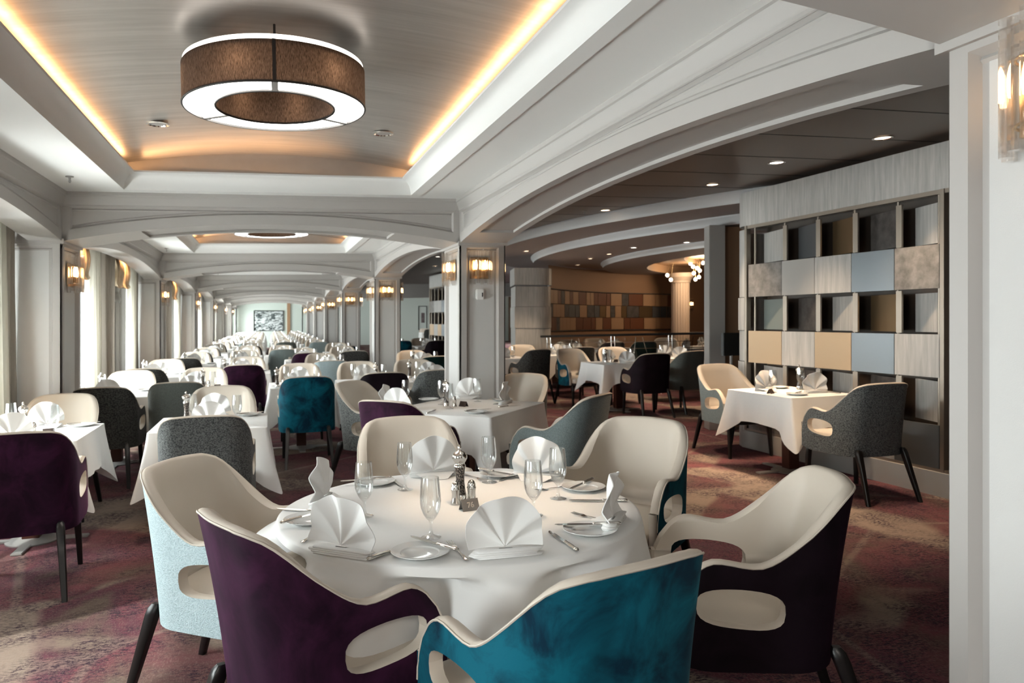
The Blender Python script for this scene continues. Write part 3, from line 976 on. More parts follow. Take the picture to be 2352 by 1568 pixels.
def chair_meshes():
    lo, uo = bands(0.0)
    li, ui = bands(TH)
    out = MB()
    sheet(out, lo); sheet(out, uo)
    # turn the outer cover a little over the bottom edge
    sheet(out, [[a[0], tuple(Vector(a[0]).lerp(Vector(b[0]), 1.0))] for a, b in zip(lo, li)])
    inn = MB()
    sheet(inn, li); sheet(inn, ui)
    def rim(A, B, lift):
        cols = []
        for a, b in zip(A, B):
            a, b = Vector(a), Vector(b)
            lv = Vector(lift)
            cols.append([tuple(a), tuple(a.lerp(b, 0.12) + lv * 0.7), tuple(a.lerp(b, 0.35) + lv), tuple(a.lerp(b, 0.7) + lv * 0.8), tuple(b)])
        sheet(inn, cols)
    rim([c[-1] for c in uo], [c[-1] for c in ui], (0, 0, 0.010))
    rim([c[0] for c in uo], [c[0] for c in ui], (0, 0, -0.003))
    rim([c[-1] for c in lo], [c[-1] for c in li], (0, 0, 0.003))
    for k in (0, -1):
        A = lo[k] + uo[k][1:]
        B = li[k] + ui[k][1:]
        rim(A, B, (0, 0.008, 0))
    # raised piping along the outer top seam
    inn.tube([Vector(c[-1]) + Vector((0, 0, 0.002)) for c in uo], 0.0035, 5)
    # seat cushion
    seat = MB()
    o = 0.052
    loop = []
    for s in [q for q in SS if abs(q) < 0.69]:
        x, y, nx, ny = plan(s)
        loop.append((x - nx * o, y - ny * o))
    loop += [(0.235, 0.285), (0.20, 0.312), (0.12, 0.325), (0.0, 0.33), (-0.12, 0.325), (-0.20, 0.312), (-0.235, 0.285)]
    cx, cy_ = 0.0, 0.03
    rings = [(1.0, 0.395), (1.012, 0.41), (1.012, 0.445), (0.985, 0.466), (0.93, 0.478), (0.6, 0.487), (0.25, 0.490)]
    seat.grid(lambda p, q: (cx + (p[0] - cx) * q[0], cy_ + (p[1] - cy_) * q[0], q[1]), loop, rings, close=True)
    seat.ngon([(cx + (p[0] - cx) * 0.25, cy_ + (p[1] - cy_) * 0.25, 0.490) for p in loop])
    base = MB()
    base.grid(lambda p, q: (cx + (p[0] - cx) * q[0], cy_ + (p[1] - cy_) * q[0], q[1]), loop, [(0.2, 0.35), (0.985, 0.35), (0.995, 0.36), (0.995, 0.397), (0.2, 0.397)], close=True)
    legs = []
    for (x0, y0, z0, x1, y1, wt, dt, wb, db) in ((0.232, 0.225, 0.365, 0.245, 0.245, 0.042, 0.042, 0.028, 0.028), (-0.232, 0.225, 0.365, -0.245, 0.245, 0.042, 0.042, 0.028, 0.028),
                                                 (0.205, -0.298, 0.405, 0.235, -0.43, 0.044, 0.05, 0.028, 0.03), (-0.205, -0.298, 0.405, -0.235, -0.43, 0.044, 0.05, 0.028, 0.03)):
        lg = MB()
        cols = []
        for t in (1.0, 0.965, 0.9, 0.6, 0.3, 0.0):
            x, y, z = x1 + (x0 - x1) * t, y1 + (y0 - y1) * t, z0 * t
            k = 1.0 if t < 0.93 else (0.86 if t < 0.98 else 0.5)
            wx, wy = (wb + (wt - wb) * t) / 2 * k, (db + (dt - db) * t) / 2 * k
            c = 0.22
            cols.append([(x + sx * wx, y + sy * wy, z) for sx, sy in ((1, 1 - c), (1 - c, 1), (-1 + c, 1), (-1, 1 - c), (-1, -1 + c), (-1 + c, -1), (1 - c, -1), (1, -1 + c))])
        cols.reverse()
        n = 8
        lg.add([p for c_ in cols for p in c_], [(i * n + k, i * n + (k + 1) % n, (i + 1) * n + (k + 1) % n, (i + 1) * n + k) for i in range(len(cols) - 1) for k in range(n)] + [tuple(range(n - 1, -1, -1)), tuple((len(cols) - 1) * n + k for k in range(n))])
        legs.append(lg.mesh('leg', leg_wood, 45))
    return out, inn.mesh('inner_shell', cream, 60), seat.mesh('seat_cushion', cream, 60), base, legs
OUT, INNER, SEAT, BASE, LEGS = chair_meshes()
SEATFRAME = BASE.mesh('seat_frame', leg_wood, 50)
CH = {}
def chair_proto(m):
    if m.name not in CH:
        t = thing('dining_chair', '', 'chair')
        part('outer_shell', OUT.mesh('outer_shell', m, 60), t)
        part('inner_shell', INNER, t)
        part('seat_cushion', SEAT, t)
        part('seat_frame', SEATFRAME, t)
        for lg in LEGS:
            part('leg', lg, t)
        CH[m.name] = t
    return CH[m.name]
FAR = {}
def far_chair_proto(m):
    """small in the picture: one mesh"""
    if m.name not in FAR:
        mb = MB()
        mats = [m, cream, leg_wood]
        for k, src in enumerate((OUT,)):
            mb.m = 0; mb.add(src.v, src.f)
        for k, me in ((1, INNER), (1, SEAT), (2, SEATFRAME), *[(2, l) for l in LEGS]):
            mb.m = k
            mb.add([q.co[:] for q in me.vertices], [tuple(p.vertices) for p in me.polygons])
        me = mb.mesh('dining_chair', mats, 60)
        FAR[m.name] = single('dining_chair', me, '', 'chair', 0, 0, 0)
    return FAR[m.name]
def chair(m, x, y, face, label, group=None, far=False):
    """face: the direction the sitter looks, degrees from +x"""
    return put(far_chair_proto(m) if far else chair_proto(m), label, x, y, 0, math.radians(face - 90), group)

# ------------------------------------------------------------------ tables and linen
TZ = 0.735
def pedestal_parts(t, round_top, w, d):
    mb = MB()
    if round_top:
        mb.lathe([(0.0001, TZ - 0.03), (w - 0.05, TZ - 0.03), (w, TZ - 0.016), (w, TZ), (0.0001, TZ)], 64)
    else:
        mb.rbox(-w / 2, w / 2, -d / 2, d / 2, TZ - 0.03, TZ, 0.006)
    part('tabletop', mb.mesh('tabletop', red_wood, 35), t)
    mb = MB(); mb.rbox(-0.055, 0.055, -0.055, 0.055, 0.02, TZ - 0.03, 0.006)
    part('pedestal', mb.mesh('pedestal', red_wood, 35), t)
    mb = MB()
    mb.lathe([(0.0001, 0.0), (0.17, 0.0), (0.17, 0.008), (0.07, 0.028), (0.0001, 0.03)], 32)
    for sx, sy in ((1, 0), (0, 1)):
        L = 0.36 if not round_top else 0.44
        mb.rbox(-L if sx else -0.035, L if sx else 0.035, -L if sy else -0.035, L if sy else 0.035, 0.0, 0.014, 0.004)
    part('base', mb.mesh('base', steel, 35), t)

def square_cloth(w, d, drop, corner, seed):
    rnd = random.Random(seed)
    P = []
    hw, hd = w / 2 + 0.004, d / 2 + 0.004
    rc = 0.018
    per = []
    for (cx, cy_, a0) in ((hw - rc, hd - rc, 0), (-hw + rc, hd - rc, 90), (-hw + rc, -hd + rc, 180), (hw - rc, -hd + rc, 270)):
        for q in range(5):
            a = math.radians(a0 + q * 22.5)
            per.append((cx + rc * math.cos(a), cy_ + rc * math.sin(a), math.cos(a), math.sin(a)))
    full = []
    for i in range(len(per)):
        a, b = per[i], per[(i + 1) % len(per)]
        L = math.hypot(b[0] - a[0], b[1] - a[1])
        full.append(a)
        if L > 0.1:
            m = 26
            for j in range(1, m):
                t = (1 - math.cos(PI * j / m)) / 2
                full.append((a[0] + (b[0] - a[0]) * t, a[1] + (b[1] - a[1]) * t, a[2], a[3]))
    ph = [rnd.random() * 6 for _ in range(4)]
    am = [0.7 + 0.6 * rnd.random() for _ in range(4)]
    sk = [rnd.uniform(-0.3, 0.3) for _ in range(4)]
    mb = MB()
    cols = []
    lev = [0, 0.006, 0.02, 0.12, 0.26, 0.42, 0.58, 0.74, 0.88, 1.0]
    for i, (x, y, nx, ny) in enumerate(full):
        qx, qy = math.copysign(hw, x), math.copysign(hd, y)
        ci = (0 if x > 0 else 1) + (0 if y > 0 else 2)
        c = math.hypot(x - qx, y - qy)
        along = (x - qx) if abs(ny) > abs(nx) else (y - qy)
        D = drop + (corner - drop) * math.exp(-(c / 0.12) ** 1.5)
        pk = math.exp(-(c / 0.075) ** 2)
        off = 0.035 + am[ci] * (0.075 * pk - 0.04 * math.exp(-((c - 0.17) / 0.06) ** 2)) + 0.008 * math.sin(c * 21 + ph[ci])
        dx, dy = (x / hw, y / hd)
        dl = math.hypot(dx, dy)
        ox, oy = nx * (1 - pk) + dx / dl * pk, ny * (1 - pk) + dy / dl * pk
        tx, ty = -oy, ox
        col = []
        for t in lev:
            g = t ** 1.25
            if t < 0.01:
                e = -0.006 if t == 0 else 0.0
                col.append((x + nx * e, y + ny * e, TZ + 0.006 - (0.0 if t == 0 else 0.002)))
            else:
                sw = sk[ci] * 0.14 * pk * g
                col.append((x + ox * off * g + tx * sw, y + oy * off * g + ty * sw, TZ + 0.006 - D * t))
        cols.append(col)
    n = len(lev)
    mb.add([p for c in cols for p in c], [(i * n + k, ((i + 1) % len(cols)) * n + k, ((i + 1) % len(cols)) * n + k + 1, i * n + k + 1) for i in range(len(cols)) for k in range(n - 1)])
    mb.ngon([c[0] for c in cols])
    return mb.mesh('tablecloth', cloth, 60)

def round_cloth(r, drop, seed, dents=()):
    rnd = random.Random(seed)
    mb = MB()
    fl = [(9, 0.020, 0.4), (14, 0.012, 2.0), (23, 0.006, 1.1)]
    def fn(a, q):
        if q <= 1.0:
            return (r * q * math.cos(a), r * q * math.sin(a), TZ + 0.006 - (0.004 if q > 0.995 else 0))
        t = q - 1.0
        wv = sum(A * math.sin(k * a + p + 0.6 * math.sin(2 * a)) for k, A, p in fl)
        big = 0.05 * math.exp(-((a - 4.05) / 0.10) ** 2) - 0.06 * math.exp(-((a - 4.28) / 0.10) ** 2) + 0.05 * math.exp(-((a - 4.5) / 0.09) ** 2) + 0.04 * math.exp(-((a - 5.6) / 0.1) ** 2)
        rr = r + 0.005 * min(1, t * 12) + 0.02 * t + (wv + big) * t ** 1.3
        for a0, dp in dents:
            da = (a - a0 + PI) % (2 * PI) - PI
            rr -= ss(0.10, 0.22, t) * (dp * math.exp(-(da / 0.17) ** 2) - 0.25 * dp * math.exp(-((abs(da) - 0.36) / 0.12) ** 2))
        return (rr * math.cos(a), rr * math.sin(a), TZ + 0.004 - drop * t - 0.02 * t * math.sin(3 * a + 1))
    qs = [0.3, 0.7, 0.94, 0.985, 1.0, 1.02, 1.06, 1.10, 1.14, 1.18, 1.22, 1.3, 1.46, 1.62, 1.8, 2.0]
    N = 220
    us = [2 * PI * i / N for i in range(N)]
    mb.grid(fn, us, qs, close=True)
    mb.ngon([fn(a, 0.3) for a in us])
    return mb.mesh('tablecloth', cloth, 60)

def napkin_mesh(seed, n=7, spread=(-6, 186), curl=0.0):
    """pleated fan standing on a folded bar; faces +y"""
    rnd = random.Random(seed)
    mb = MB()
    a0, a1 = math.radians(spread[0]), math.radians(spread[1])
    N = 2 * n
    th = 0.0035
    hub = 0.030
    dev = [0] + [rnd.uniform(-0.17, 0.17) for _ in range(N - 1)] + [0]
    def P(fi, t, sgn):
        i = min(int(fi), N - 1)
        k = fi - i
        e = k * k * (3 - 2 * k)
        dv = dev[i] + (dev[i + 1] - dev[i]) * k
        a = a1 + (a0 - a1) * (fi + 2.2 * dv) / N
        R = (0.120 + 0.043 * math.sin(max(0, min(PI, a))) ** 1.2) * (1 + dv * 0.15)
        r = R * t
        z = hub + r * math.sin(a)
        x = r * math.cos(a)
        sa, sb = (1 if i % 2 else -1), (-1 if i % 2 else 1)
        y = 0.013 * (sa + (sb - sa) * (0.55 * e + 0.45 * k)) * t ** 0.8 - 0.10 * curl * x * t - 0.10 * max(0, z - hub) ** 1.2 + 0.014 * math.sin(t * PI)
        return (x, y + sgn * th, max(0.008, z))
    ts = [0.03, 0.2, 0.45, 0.7, 0.88, 0.97, 1.0]
    for sgn in (0.5, -0.5):
        fine = [[P(i / 7, t, sgn) for t in ts] for i in range(N * 7 + 1)]
        sheet(mb, fine)
        if sgn > 0:
            fa = fine
        else:
            sheet(mb, [[a[-1], b[-1]] for a, b in zip(fa, fine)])
    # the folded bar it stands on: a stack of pleats, rounded at the ends
    for k in range(4):
        z0 = 0.001 + k * 0.0062
        ox = 0.010 * math.sin(k * 2.1 + seed)
        pts = [(-0.10 + ox, -0.028), (-0.112 + ox, -0.005), (-0.10 + ox, 0.018), (0.10 + ox, 0.022 - k * 0.002), (0.122 + ox, 0.003), (0.105 + ox, -0.026)]
        mb.grid(lambda p, q: (p[0] * q[0], p[1] * q[0], q[1]), pts, [(0.2, z0), (0.97, z0), (1.0, z0 + 0.003), (0.97, z0 + 0.006), (0.2, z0 + 0.006)], close=True)
    # back leaf that props the fan
    mb.add([(-0.095, 0.02, 0.022), (0.095, 0.02, 0.022), (0.05, 0.085, 0.002), (-0.05, 0.085, 0.002), (-0.095, 0.024, 0.022), (0.095, 0.024, 0.022), (0.05, 0.09, 0.002), (-0.05, 0.09, 0.002)],
           [(0, 1, 2, 3), (7, 6, 5, 4), (0, 3, 7, 4), (1, 5, 6, 2), (3, 2, 6, 7), (0, 4, 5, 1)])
    return mb.mesh('folded_napkin', linen, 65)
NAPS = [napkin_mesh(1, 4, (-8, 176)), napkin_mesh(2, 4, (0, 180), 0.3), napkin_mesh(3, 4, (-10, 172), -0.5), napkin_mesh(4, 4, (-4, 184))]

def goblet_mesh():
    mb = MB()
    mb.lathe([(0.0001, 0.003), (0.034, 0.0), (0.0345, 0.002), (0.02, 0.006), (0.008, 0.012), (0.0055, 0.025), (0.0052, 0.045), (0.0075, 0.058), (0.016, 0.066), (0.026, 0.081), (0.0335, 0.102), (0.0362, 0.122),
              (0.0358, 0.145), (0.0335, 0.175), (0.0305, 0.208), (0.0298, 0.2082), (0.0328, 0.175), (0.0350, 0.145), (0.0354, 0.122), (0.0325, 0.103), (0.025, 0.083), (0.014, 0.069), (0.0001, 0.066)], 28)
    return mb.mesh('water_goblet', glass, 60)
GOB = goblet_mesh()
def plate_mesh():
    mb = MB()
    mb.lathe([(0.0001, 0.004), (0.052, 0.004), (0.060, 0.006), (0.064, 0.010), (0.072, 0.012), (0.088, 0.0155), (0.0935, 0.017), (0.094, 0.0155), (0.085, 0.011), (0.066, 0.004), (0.058, 0.0), (0.0001, 0.0)], 48)
    return mb.mesh('bread_plate', porcelain, 30)
PLATE = plate_mesh()
def knife_meshes():
    h, b = MB(), MB()
    h.lathe([(0.0001, 0), (0.006, 0.002), (0.009, 0.010), (0.0075, 0.022), (0.0085, 0.045), (0.0078, 0.07), (0.0062, 0.092), (0.0075, 0.097), (0.005, 0.100), (0.0001, 0.101)], 14)
    h.v = [(x, z - 0.11, y * 0.72 + 0.0075) for x, y, z in h.v]
    prof = [(-0.012, -0.0055, 0.0065), (0.01, -0.0075, 0.0075), (0.05, -0.0085, 0.009), (0.09, -0.0085, 0.009), (0.112, -0.006, 0.007), (0.124, 0.001, 0.004)]
    V, F = [], []
    for y, xa, xb in prof:
        V += [(xa, y, 0.0045), (xb, y, 0.0045), (xb, y, 0.0065), (xa, y, 0.0065)]
    for i in range(len(prof) - 1):
        for k in range(4):
            F.append((i * 4 + k, i * 4 + (k + 1) % 4, i * 4 + 4 + (k + 1) % 4, i * 4 + 4 + k))
    F += [(3, 2, 1, 0), tuple(20 + k for k in range(4))]
    b.add(V, F)
    return h.mesh('handle', silver, 50), b.mesh('blade', silver, 30)
KH, KB = knife_meshes()
def fork_meshes():
    h, t = MB(), MB()
    h.tube([(0, -0.105, 0.004), (0, -0.098, 0.005), (0, -0.07, 0.005), (0, -0.02, 0.005), (0, 0.03, 0.007)], [0.003, 0.0085, 0.0065, 0.0035, 0.003], 8)
    h.v = [(x, y, 0.005 + (z - 0.005) * 0.45) for x, y, z in h.v]
    t.grid(lambda u, v_: (u * (0.003 + 0.0085 * min(1, v_ * 1.8)), 0.028 + 0.028 * v_, 0.007 - 0.003 * math.sin(v_ * PI)), lin(-1, 1, 5), lin(0, 1, 5))
    for k in range(4):
        x = -0.0095 + k * 0.0063
        t.tube([(x, 0.053, 0.006), (x, 0.075, 0.006), (x * 1.02, 0.10, 0.009)], [0.0016, 0.0015, 0.0008], 6)
    return h.mesh('handle', silver, 50), t.mesh('tines', silver, 50)
FH, FT = fork_meshes()
def utensil(name, a, b, cat):
    t = thing(name, '', cat)
    part(a.name.split('.')[0], a, t)
    part(b.name.split('.')[0], b, t)
    return t
KNIFE = utensil('dinner_knife', KH, KB, 'knife')
FORK = utensil('dinner_fork', FH, FT, 'fork')
def mill():
    t = thing('pepper_mill', '', 'pepper mill')
    mb = MB(); mb.lathe([(0.0001, 0), (0.029, 0), (0.030, 0.006), (0.026, 0.012), (0.028, 0.022), (0.025, 0.030), (0.0001, 0.031)], 28); part('base', mb.mesh('base', silver, 50), t)
    mb = MB(); mb.lathe([(0.0001, 0.031), (0.0235, 0.031), (0.021, 0.05), (0.0175, 0.08), (0.0175, 0.10), (0.020, 0.125), (0.0225, 0.143), (0.0001, 0.143)], 28); part('body', mb.mesh('body', pepper, 50), t)
    mb = MB(); mb.lathe([(0.0001, 0.143), (0.0245, 0.143), (0.0245, 0.150), (0.021, 0.153), (0.021, 0.160), (0.025, 0.165), (0.0315, 0.178), (0.0305, 0.192), (0.021, 0.203), (0.010, 0.207), (0.0055, 0.212), (0.008, 0.219), (0.006, 0.228), (0.0001, 0.233)], 28)
    part('cap', mb.mesh('cap', silver, 50), t)
    return t
MILL = mill()
def shaker():
    t = thing('salt_shaker', '', 'shaker')
    mb = MB(); mb.lathe([(0.0001, 0), (0.021, 0), (0.0215, 0.006), (0.017, 0.02), (0.0155, 0.04), (0.018, 0.058), (0.0001, 0.059)], 24); part('body', mb.mesh('body', silver, 50), t)
    mb = MB(); mb.lathe([(0.0001, 0.059), (0.019, 0.059), (0.019, 0.063), (0.0165, 0.066), (0.0165, 0.075), (0.013, 0.086), (0.006, 0.092), (0.0001, 0.093)], 24); part('cap', mb.mesh('cap', silver, 50), t)
    return t
SHAKER = shaker()
def tent_mesh(m):
    mb = MB()
    w_, h_, d_ = 0.036, 0.043, 0.022
    V = []
    for x in (-w_, w_):
        V += [(x, d_, 0), (x, 0, h_), (x, -d_, 0), (x, -d_ + 0.003, 0), (x, 0, h_ - 0.004), (x, d_ - 0.003, 0)]
    mb.add(V, [(i, (i + 1) % 6, 6 + (i + 1) % 6, 6 + i) for i in range(6)] + [(0, 5, 4, 1), (1, 4, 3, 2), (6, 7, 10, 11), (7, 8, 9, 10)])
    return mb.mesh('table_sign', m, 0)
sign_m = mat('sign_metal', (0.36, 0.34, 0.32), 0.42, 0.9)
sign_dark = mat('dark_sign', (0.05, 0.035, 0.03), 0.35, 0.3)
TENT, TENTD = tent_mesh(sign_m), tent_mesh(sign_dark)

# ------------------------------------------------------------------ the round table
RX, RY, RR = 0.745, 2.89, 0.705
TOPZ = TZ + 0.0065
t = thing('dining_table', 'round table in front, dressed in a white cloth and laid for six', 'table', RX, RY, 0)
pedestal_parts(t, True, RR - 0.005, 0)
def around(r, deg):
    return RX + r * math.cos(math.radians(deg)), RY + r * math.sin(math.radians(deg))
DENTS = []
for m, r, deg, face, lb in (
        (plum, None, (0.215, 2.44), 24, 'plum velvet chair with cream arms, back to the camera at the round table'),
        (teal, None, (0.765, 1.935), 106, 'bright teal velvet chair seen from behind at the round table'),
        (black, None, (1.60, 2.37), 158, 'cream leather chair with near black outside, side on at the round table'),
        (teal, None, (1.75, 3.52), 219, 'cream leather chair with dark teal side beyond the round table'),
        (dark_weave, None, (0.76, 3.93), 266, 'cream leather chair facing the camera behind the round table'),
        (pale_felt, None, (-0.06, 3.13), -33, 'cream leather chair with sunlit pale blue outside at the round table')):
    x, y = around(r, deg) if r else deg
    chair(m, x, y, face, lb)
    fx_, fy_ = math.cos(math.radians(face)), math.sin(math.radians(face))
    for k in (-0.25, 0.25):
        px, py = x + 0.24 * fx_ - k * fy_ - RX, y + 0.24 * fy_ + k * fx_ - RY
        if math.hypot(px, py) < RR + 0.03:
            DENTS.append((math.atan2(py, px), min(0.24, RR + 0.04 - math.hypot(px, py))))
single('tablecloth', round_cloth(RR, 0.27, 3, DENTS), 'white cloth falling in folds from the round table in front', 'tablecloth', RX, RY, 0)
WORDS = {'fl': 'beside the plum chair', 'fr': 'before the teal velvet chair', 'back': 'before the chair facing the camera', 'br': 'at the far teal sided chair', 'r': 'at the black backed chair', 'l': 'at the pale blue sided chair'}
for k, x, y, a, v_ in (('fl', 0.225, 2.43, -130, 0), ('fr', 0.725, 2.262, -92, 1), ('back', 0.765, 3.50, 88, 3), ('br', 1.215, 3.29, 50, 2), ('r', 1.20, 2.475, -38, 0), ('l', 0.215, 3.135, 160, 1)):
    if v_ is None: continue
    single('folded_napkin', NAPS[v_], 'white napkin folded as a fan on the round table ' + WORDS[k], 'napkin', x, y, TOPZ, math.radians(a + 90), 'fan napkins on the round table')
for k, x, y in (('l', 0.357, 2.876), ('back', 0.584, 3.262), ('fl', 0.543, 2.528), ('br', 0.978, 3.285), ('fr', 0.976, 2.687), ('r', 1.16, 2.901)):
    put_l = {'l': 'goblet nearest the pale blue sided chair on the round table', 'back': 'goblet in front of the back fan napkin on the round table', 'fl': 'goblet just behind the front bread plate on the round table',
             'br': 'goblet at the far plate behind the pepper mill, round table', 'fr': 'goblet rising behind the wide front fan napkin, round table', 'r': 'goblet between the two plates on the round table\'s inner side'}[k]
    single('water_goblet', GOB, 'clear ' + put_l, 'goblet', x, y, TOPZ, 0, 'goblets on the round table')
PLW = {'fl': 'at the round table\'s front edge, between two fan napkins', 'fr': 'under the crossed knife, round table, by the black backed chair', 'br': 'on the round table in front of the far teal sided chair', 'back': 'beyond the pepper mill at the round table\'s far edge', 'l': 'at the round table\'s far edge by the tall side fan napkin', 'l2': 'half hidden on the round table by the pale blue sided chair'}
for k, x, y in (('fl', 0.469, 2.351), ('fr', 1.084, 2.415), ('br', 1.325, 3.02), ('back', 1.065, 3.40), ('l', 0.47, 3.42), ('l2', 0.145, 2.858)):
    single('bread_plate', PLATE, 'white bread plate %s' % PLW[k], 'plate', x, y, TOPZ, 0, 'bread plates on the round table')
def util(p, x, y, ang, h, label, grp=None):
    return put(p, label, x, y, h, math.radians(ang - 90), grp)
for x, y, a, wd in ((0.385, 2.40, 36, 'pointing from fan napkin to front plate'), (0.952, 2.335, 92, 'beside the wide front fan napkin'), (1.30, 2.80, 160, 'lying across toward the black backed chair'), (1.113, 3.37, -136, 'between the two far fan napkins'), (0.567, 3.42, -83, 'at the far edge beside the back fan napkin'), (0.135, 3.02, 150, 'at the pale blue sided chair')):
    util(KNIFE, x, y, a, TOPZ, 'silver dinner knife on the round table %s' % wd, 'dinner knives on the round table')
for x, y, a, wd in ((0.525, 2.385, 120, 'resting on the front bread plate'), (1.095, 2.44, 165, 'resting across the plate by the black backed chair'), (1.33, 3.04, -139, 'resting on the plate before the far teal sided chair'), (1.04, 3.40, -60, 'resting on the plate beyond the pepper mill'), (0.44, 3.43, 178, 'resting on the far plate beside the tall fan napkin'), (0.125, 2.86, 39, 'resting on the plate by the pale blue sided chair')):
    util(KNIFE, x, y, a, TOPZ + 0.0165, 'silver butter knife %s' % wd, 'butter knives on the round table')
for x, y, a, wd in ((0.592, 2.345, 93, 'between the front plate and the wide fan napkin'), (1.171, 2.57, 122, 'behind the plate by the black backed chair'), (1.21, 3.07, -165, 'beside the plate before the far teal sided chair'), (0.935, 3.40, -70, 'behind the pepper mill'), (0.16, 2.68, 60, 'peeping out beside the front fan napkin')):
    util(FORK, x, y, a, TOPZ, 'silver dinner fork on the round table %s' % wd, 'forks on the round table')
put(MILL, 'tall silver pepper mill in the middle of the round table', 0.765, 2.985, TOPZ)
put(SHAKER, 'silver salt shaker just in front of the pepper mill, round table', 0.735, 2.945, TOPZ)
put(SHAKER, 'silver pepper shaker on the far side of the mill, round table', 0.805, 2.955, TOPZ)
sg_ = single('table_sign', TENT, 'bent metal table sign reading 76 on the round table', 'table sign', 0.765, 2.845, TOPZ, math.radians(10))
tc = bpy.data.curves.new('numerals', 'FONT')
tc.body = '76'
tc.size = 0.030
tc.extrude = 0.0006
tc.bevel_depth = 0.0003
tc.align_x = 'CENTER'
tc.materials.append(silver)
to = bpy.data.objects.new('lettering', tc)
C.objects.link(to)
bpy.context.view_layer.update()
num = part('numerals', bpy.data.meshes.new_from_object(to.evaluated_get(bpy.context.evaluated_depsgraph_get())), sg_)
bpy.data.objects.remove(to)
num.location = (0.0, -0.0165, 0.0125)
num.rotation_euler = (math.radians(90) - math.atan(0.022 / 0.043), 0, 0)

# ------------------------------------------------------------------ the other tables
CLOTHS = {}
TBL = []
DIM = {}
def table(x, y, w_, d_, rz, where, detail=2, cl=None, seed=0):
    """where: words that single the table out"""
    if detail >= 1:
        key = (w_, d_)
        if key not in DIM:
            t = thing('dining_table', '', 'table')
            pedestal_parts(t, False, w_ - 0.02, d_ - 0.02)
            DIM[key] = t
        put(DIM[key], 'table under a white cloth, ' + where, x, y, 0, math.radians(rz), 'square dining tables')
    key = (w_, d_, seed if detail >= 2 else seed % 2)
    if key not in CLOTHS:
        CLOTHS[key] = square_cloth(w_, d_, 0.27, 0.47, seed)
    single('tablecloth', CLOTHS[key], 'white cloth with hanging corners on the ' + where, 'tablecloth', x, y, 0, math.radians(rz), 'square white tablecloths')
def place(x, y, rz, dx, dy):
    c, s_ = math.cos(math.radians(rz)), math.sin(math.radians(rz))
    return x + c * dx - s_ * dy, y + s_ * dx + c * dy
NAPI = [0]
def setting(x, y, rz, d_, where, detail, side):
    """one place laid at the -y (near) or +y (far) side of a table"""
    sg = -1 if side == 'near' else 1
    q = 0 if side == 'near' else 180
    NAPI[0] += 1
    r = random.Random(NAPI[0])
    r0 = d_ / 2 - 0.13
    px, py = place(x, y, rz, r.uniform(-0.03, 0.03) - 0.02, sg * r0)
    single('folded_napkin', NAPS[NAPI[0] % 4], 'white fan napkin on the %s side of the %s' % (side, where), 'napkin', px, py, TOPZ, math.radians(rz + q + r.uniform(-25, 25)), 'fan napkins on the square tables')
    px, py = place(x, y, rz, -sg * 0.17, sg * (r0 - 0.17))
    single('water_goblet', GOB, 'clear water goblet on the %s side of the %s' % (side, where), 'goblet', px, py, TOPZ, 0, 'goblets on the square tables')
    if detail >= 1:
        px, py = place(x, y, rz, sg * 0.25, sg * (r0 + 0.01))
        single('bread_plate', PLATE, 'white bread plate on the %s side of the %s' % (side, where), 'plate', px, py, TOPZ, 0, 'bread plates on the square tables')
        if detail >= 2:
            util(KNIFE, px, py, rz + r.uniform(20, 70), TOPZ + 0.0165, 'butter knife on the plate at the %s side of the %s' % (side, where), 'butter knives on the square tables')
            px, py = place(x, y, rz, -sg * 0.155, sg * (r0 - 0.0))
            util(KNIFE, px, py, rz + (90 if side == 'near' else -90), TOPZ, 'dinner knife on the %s side of the %s' % (side, where), 'dinner knives on the square tables')
def centre(x, y, rz, where, detail, sgn=True, ox=0.0, oy=0.0):
    px, py = place(x, y, rz, ox - 0.06, oy)
    put(MILL, 'silver pepper mill on the %s' % where, px, py, TOPZ, 0, 'pepper mills on the square tables')
    px, py = place(x, y, rz, ox + 0.01, oy - 0.03)
    put(SHAKER, 'small silver shaker beside the mill on the %s' % where, px, py, TOPZ, 0, 'shakers on the square tables')
    if sgn:
        px, py = place(x, y, rz, ox + 0.10, oy - 0.02)
        single('table_sign', TENTD, 'small dark table sign on the %s' % where, 'table sign', px, py, TOPZ, math.radians(rz + 20), 'dark table signs')

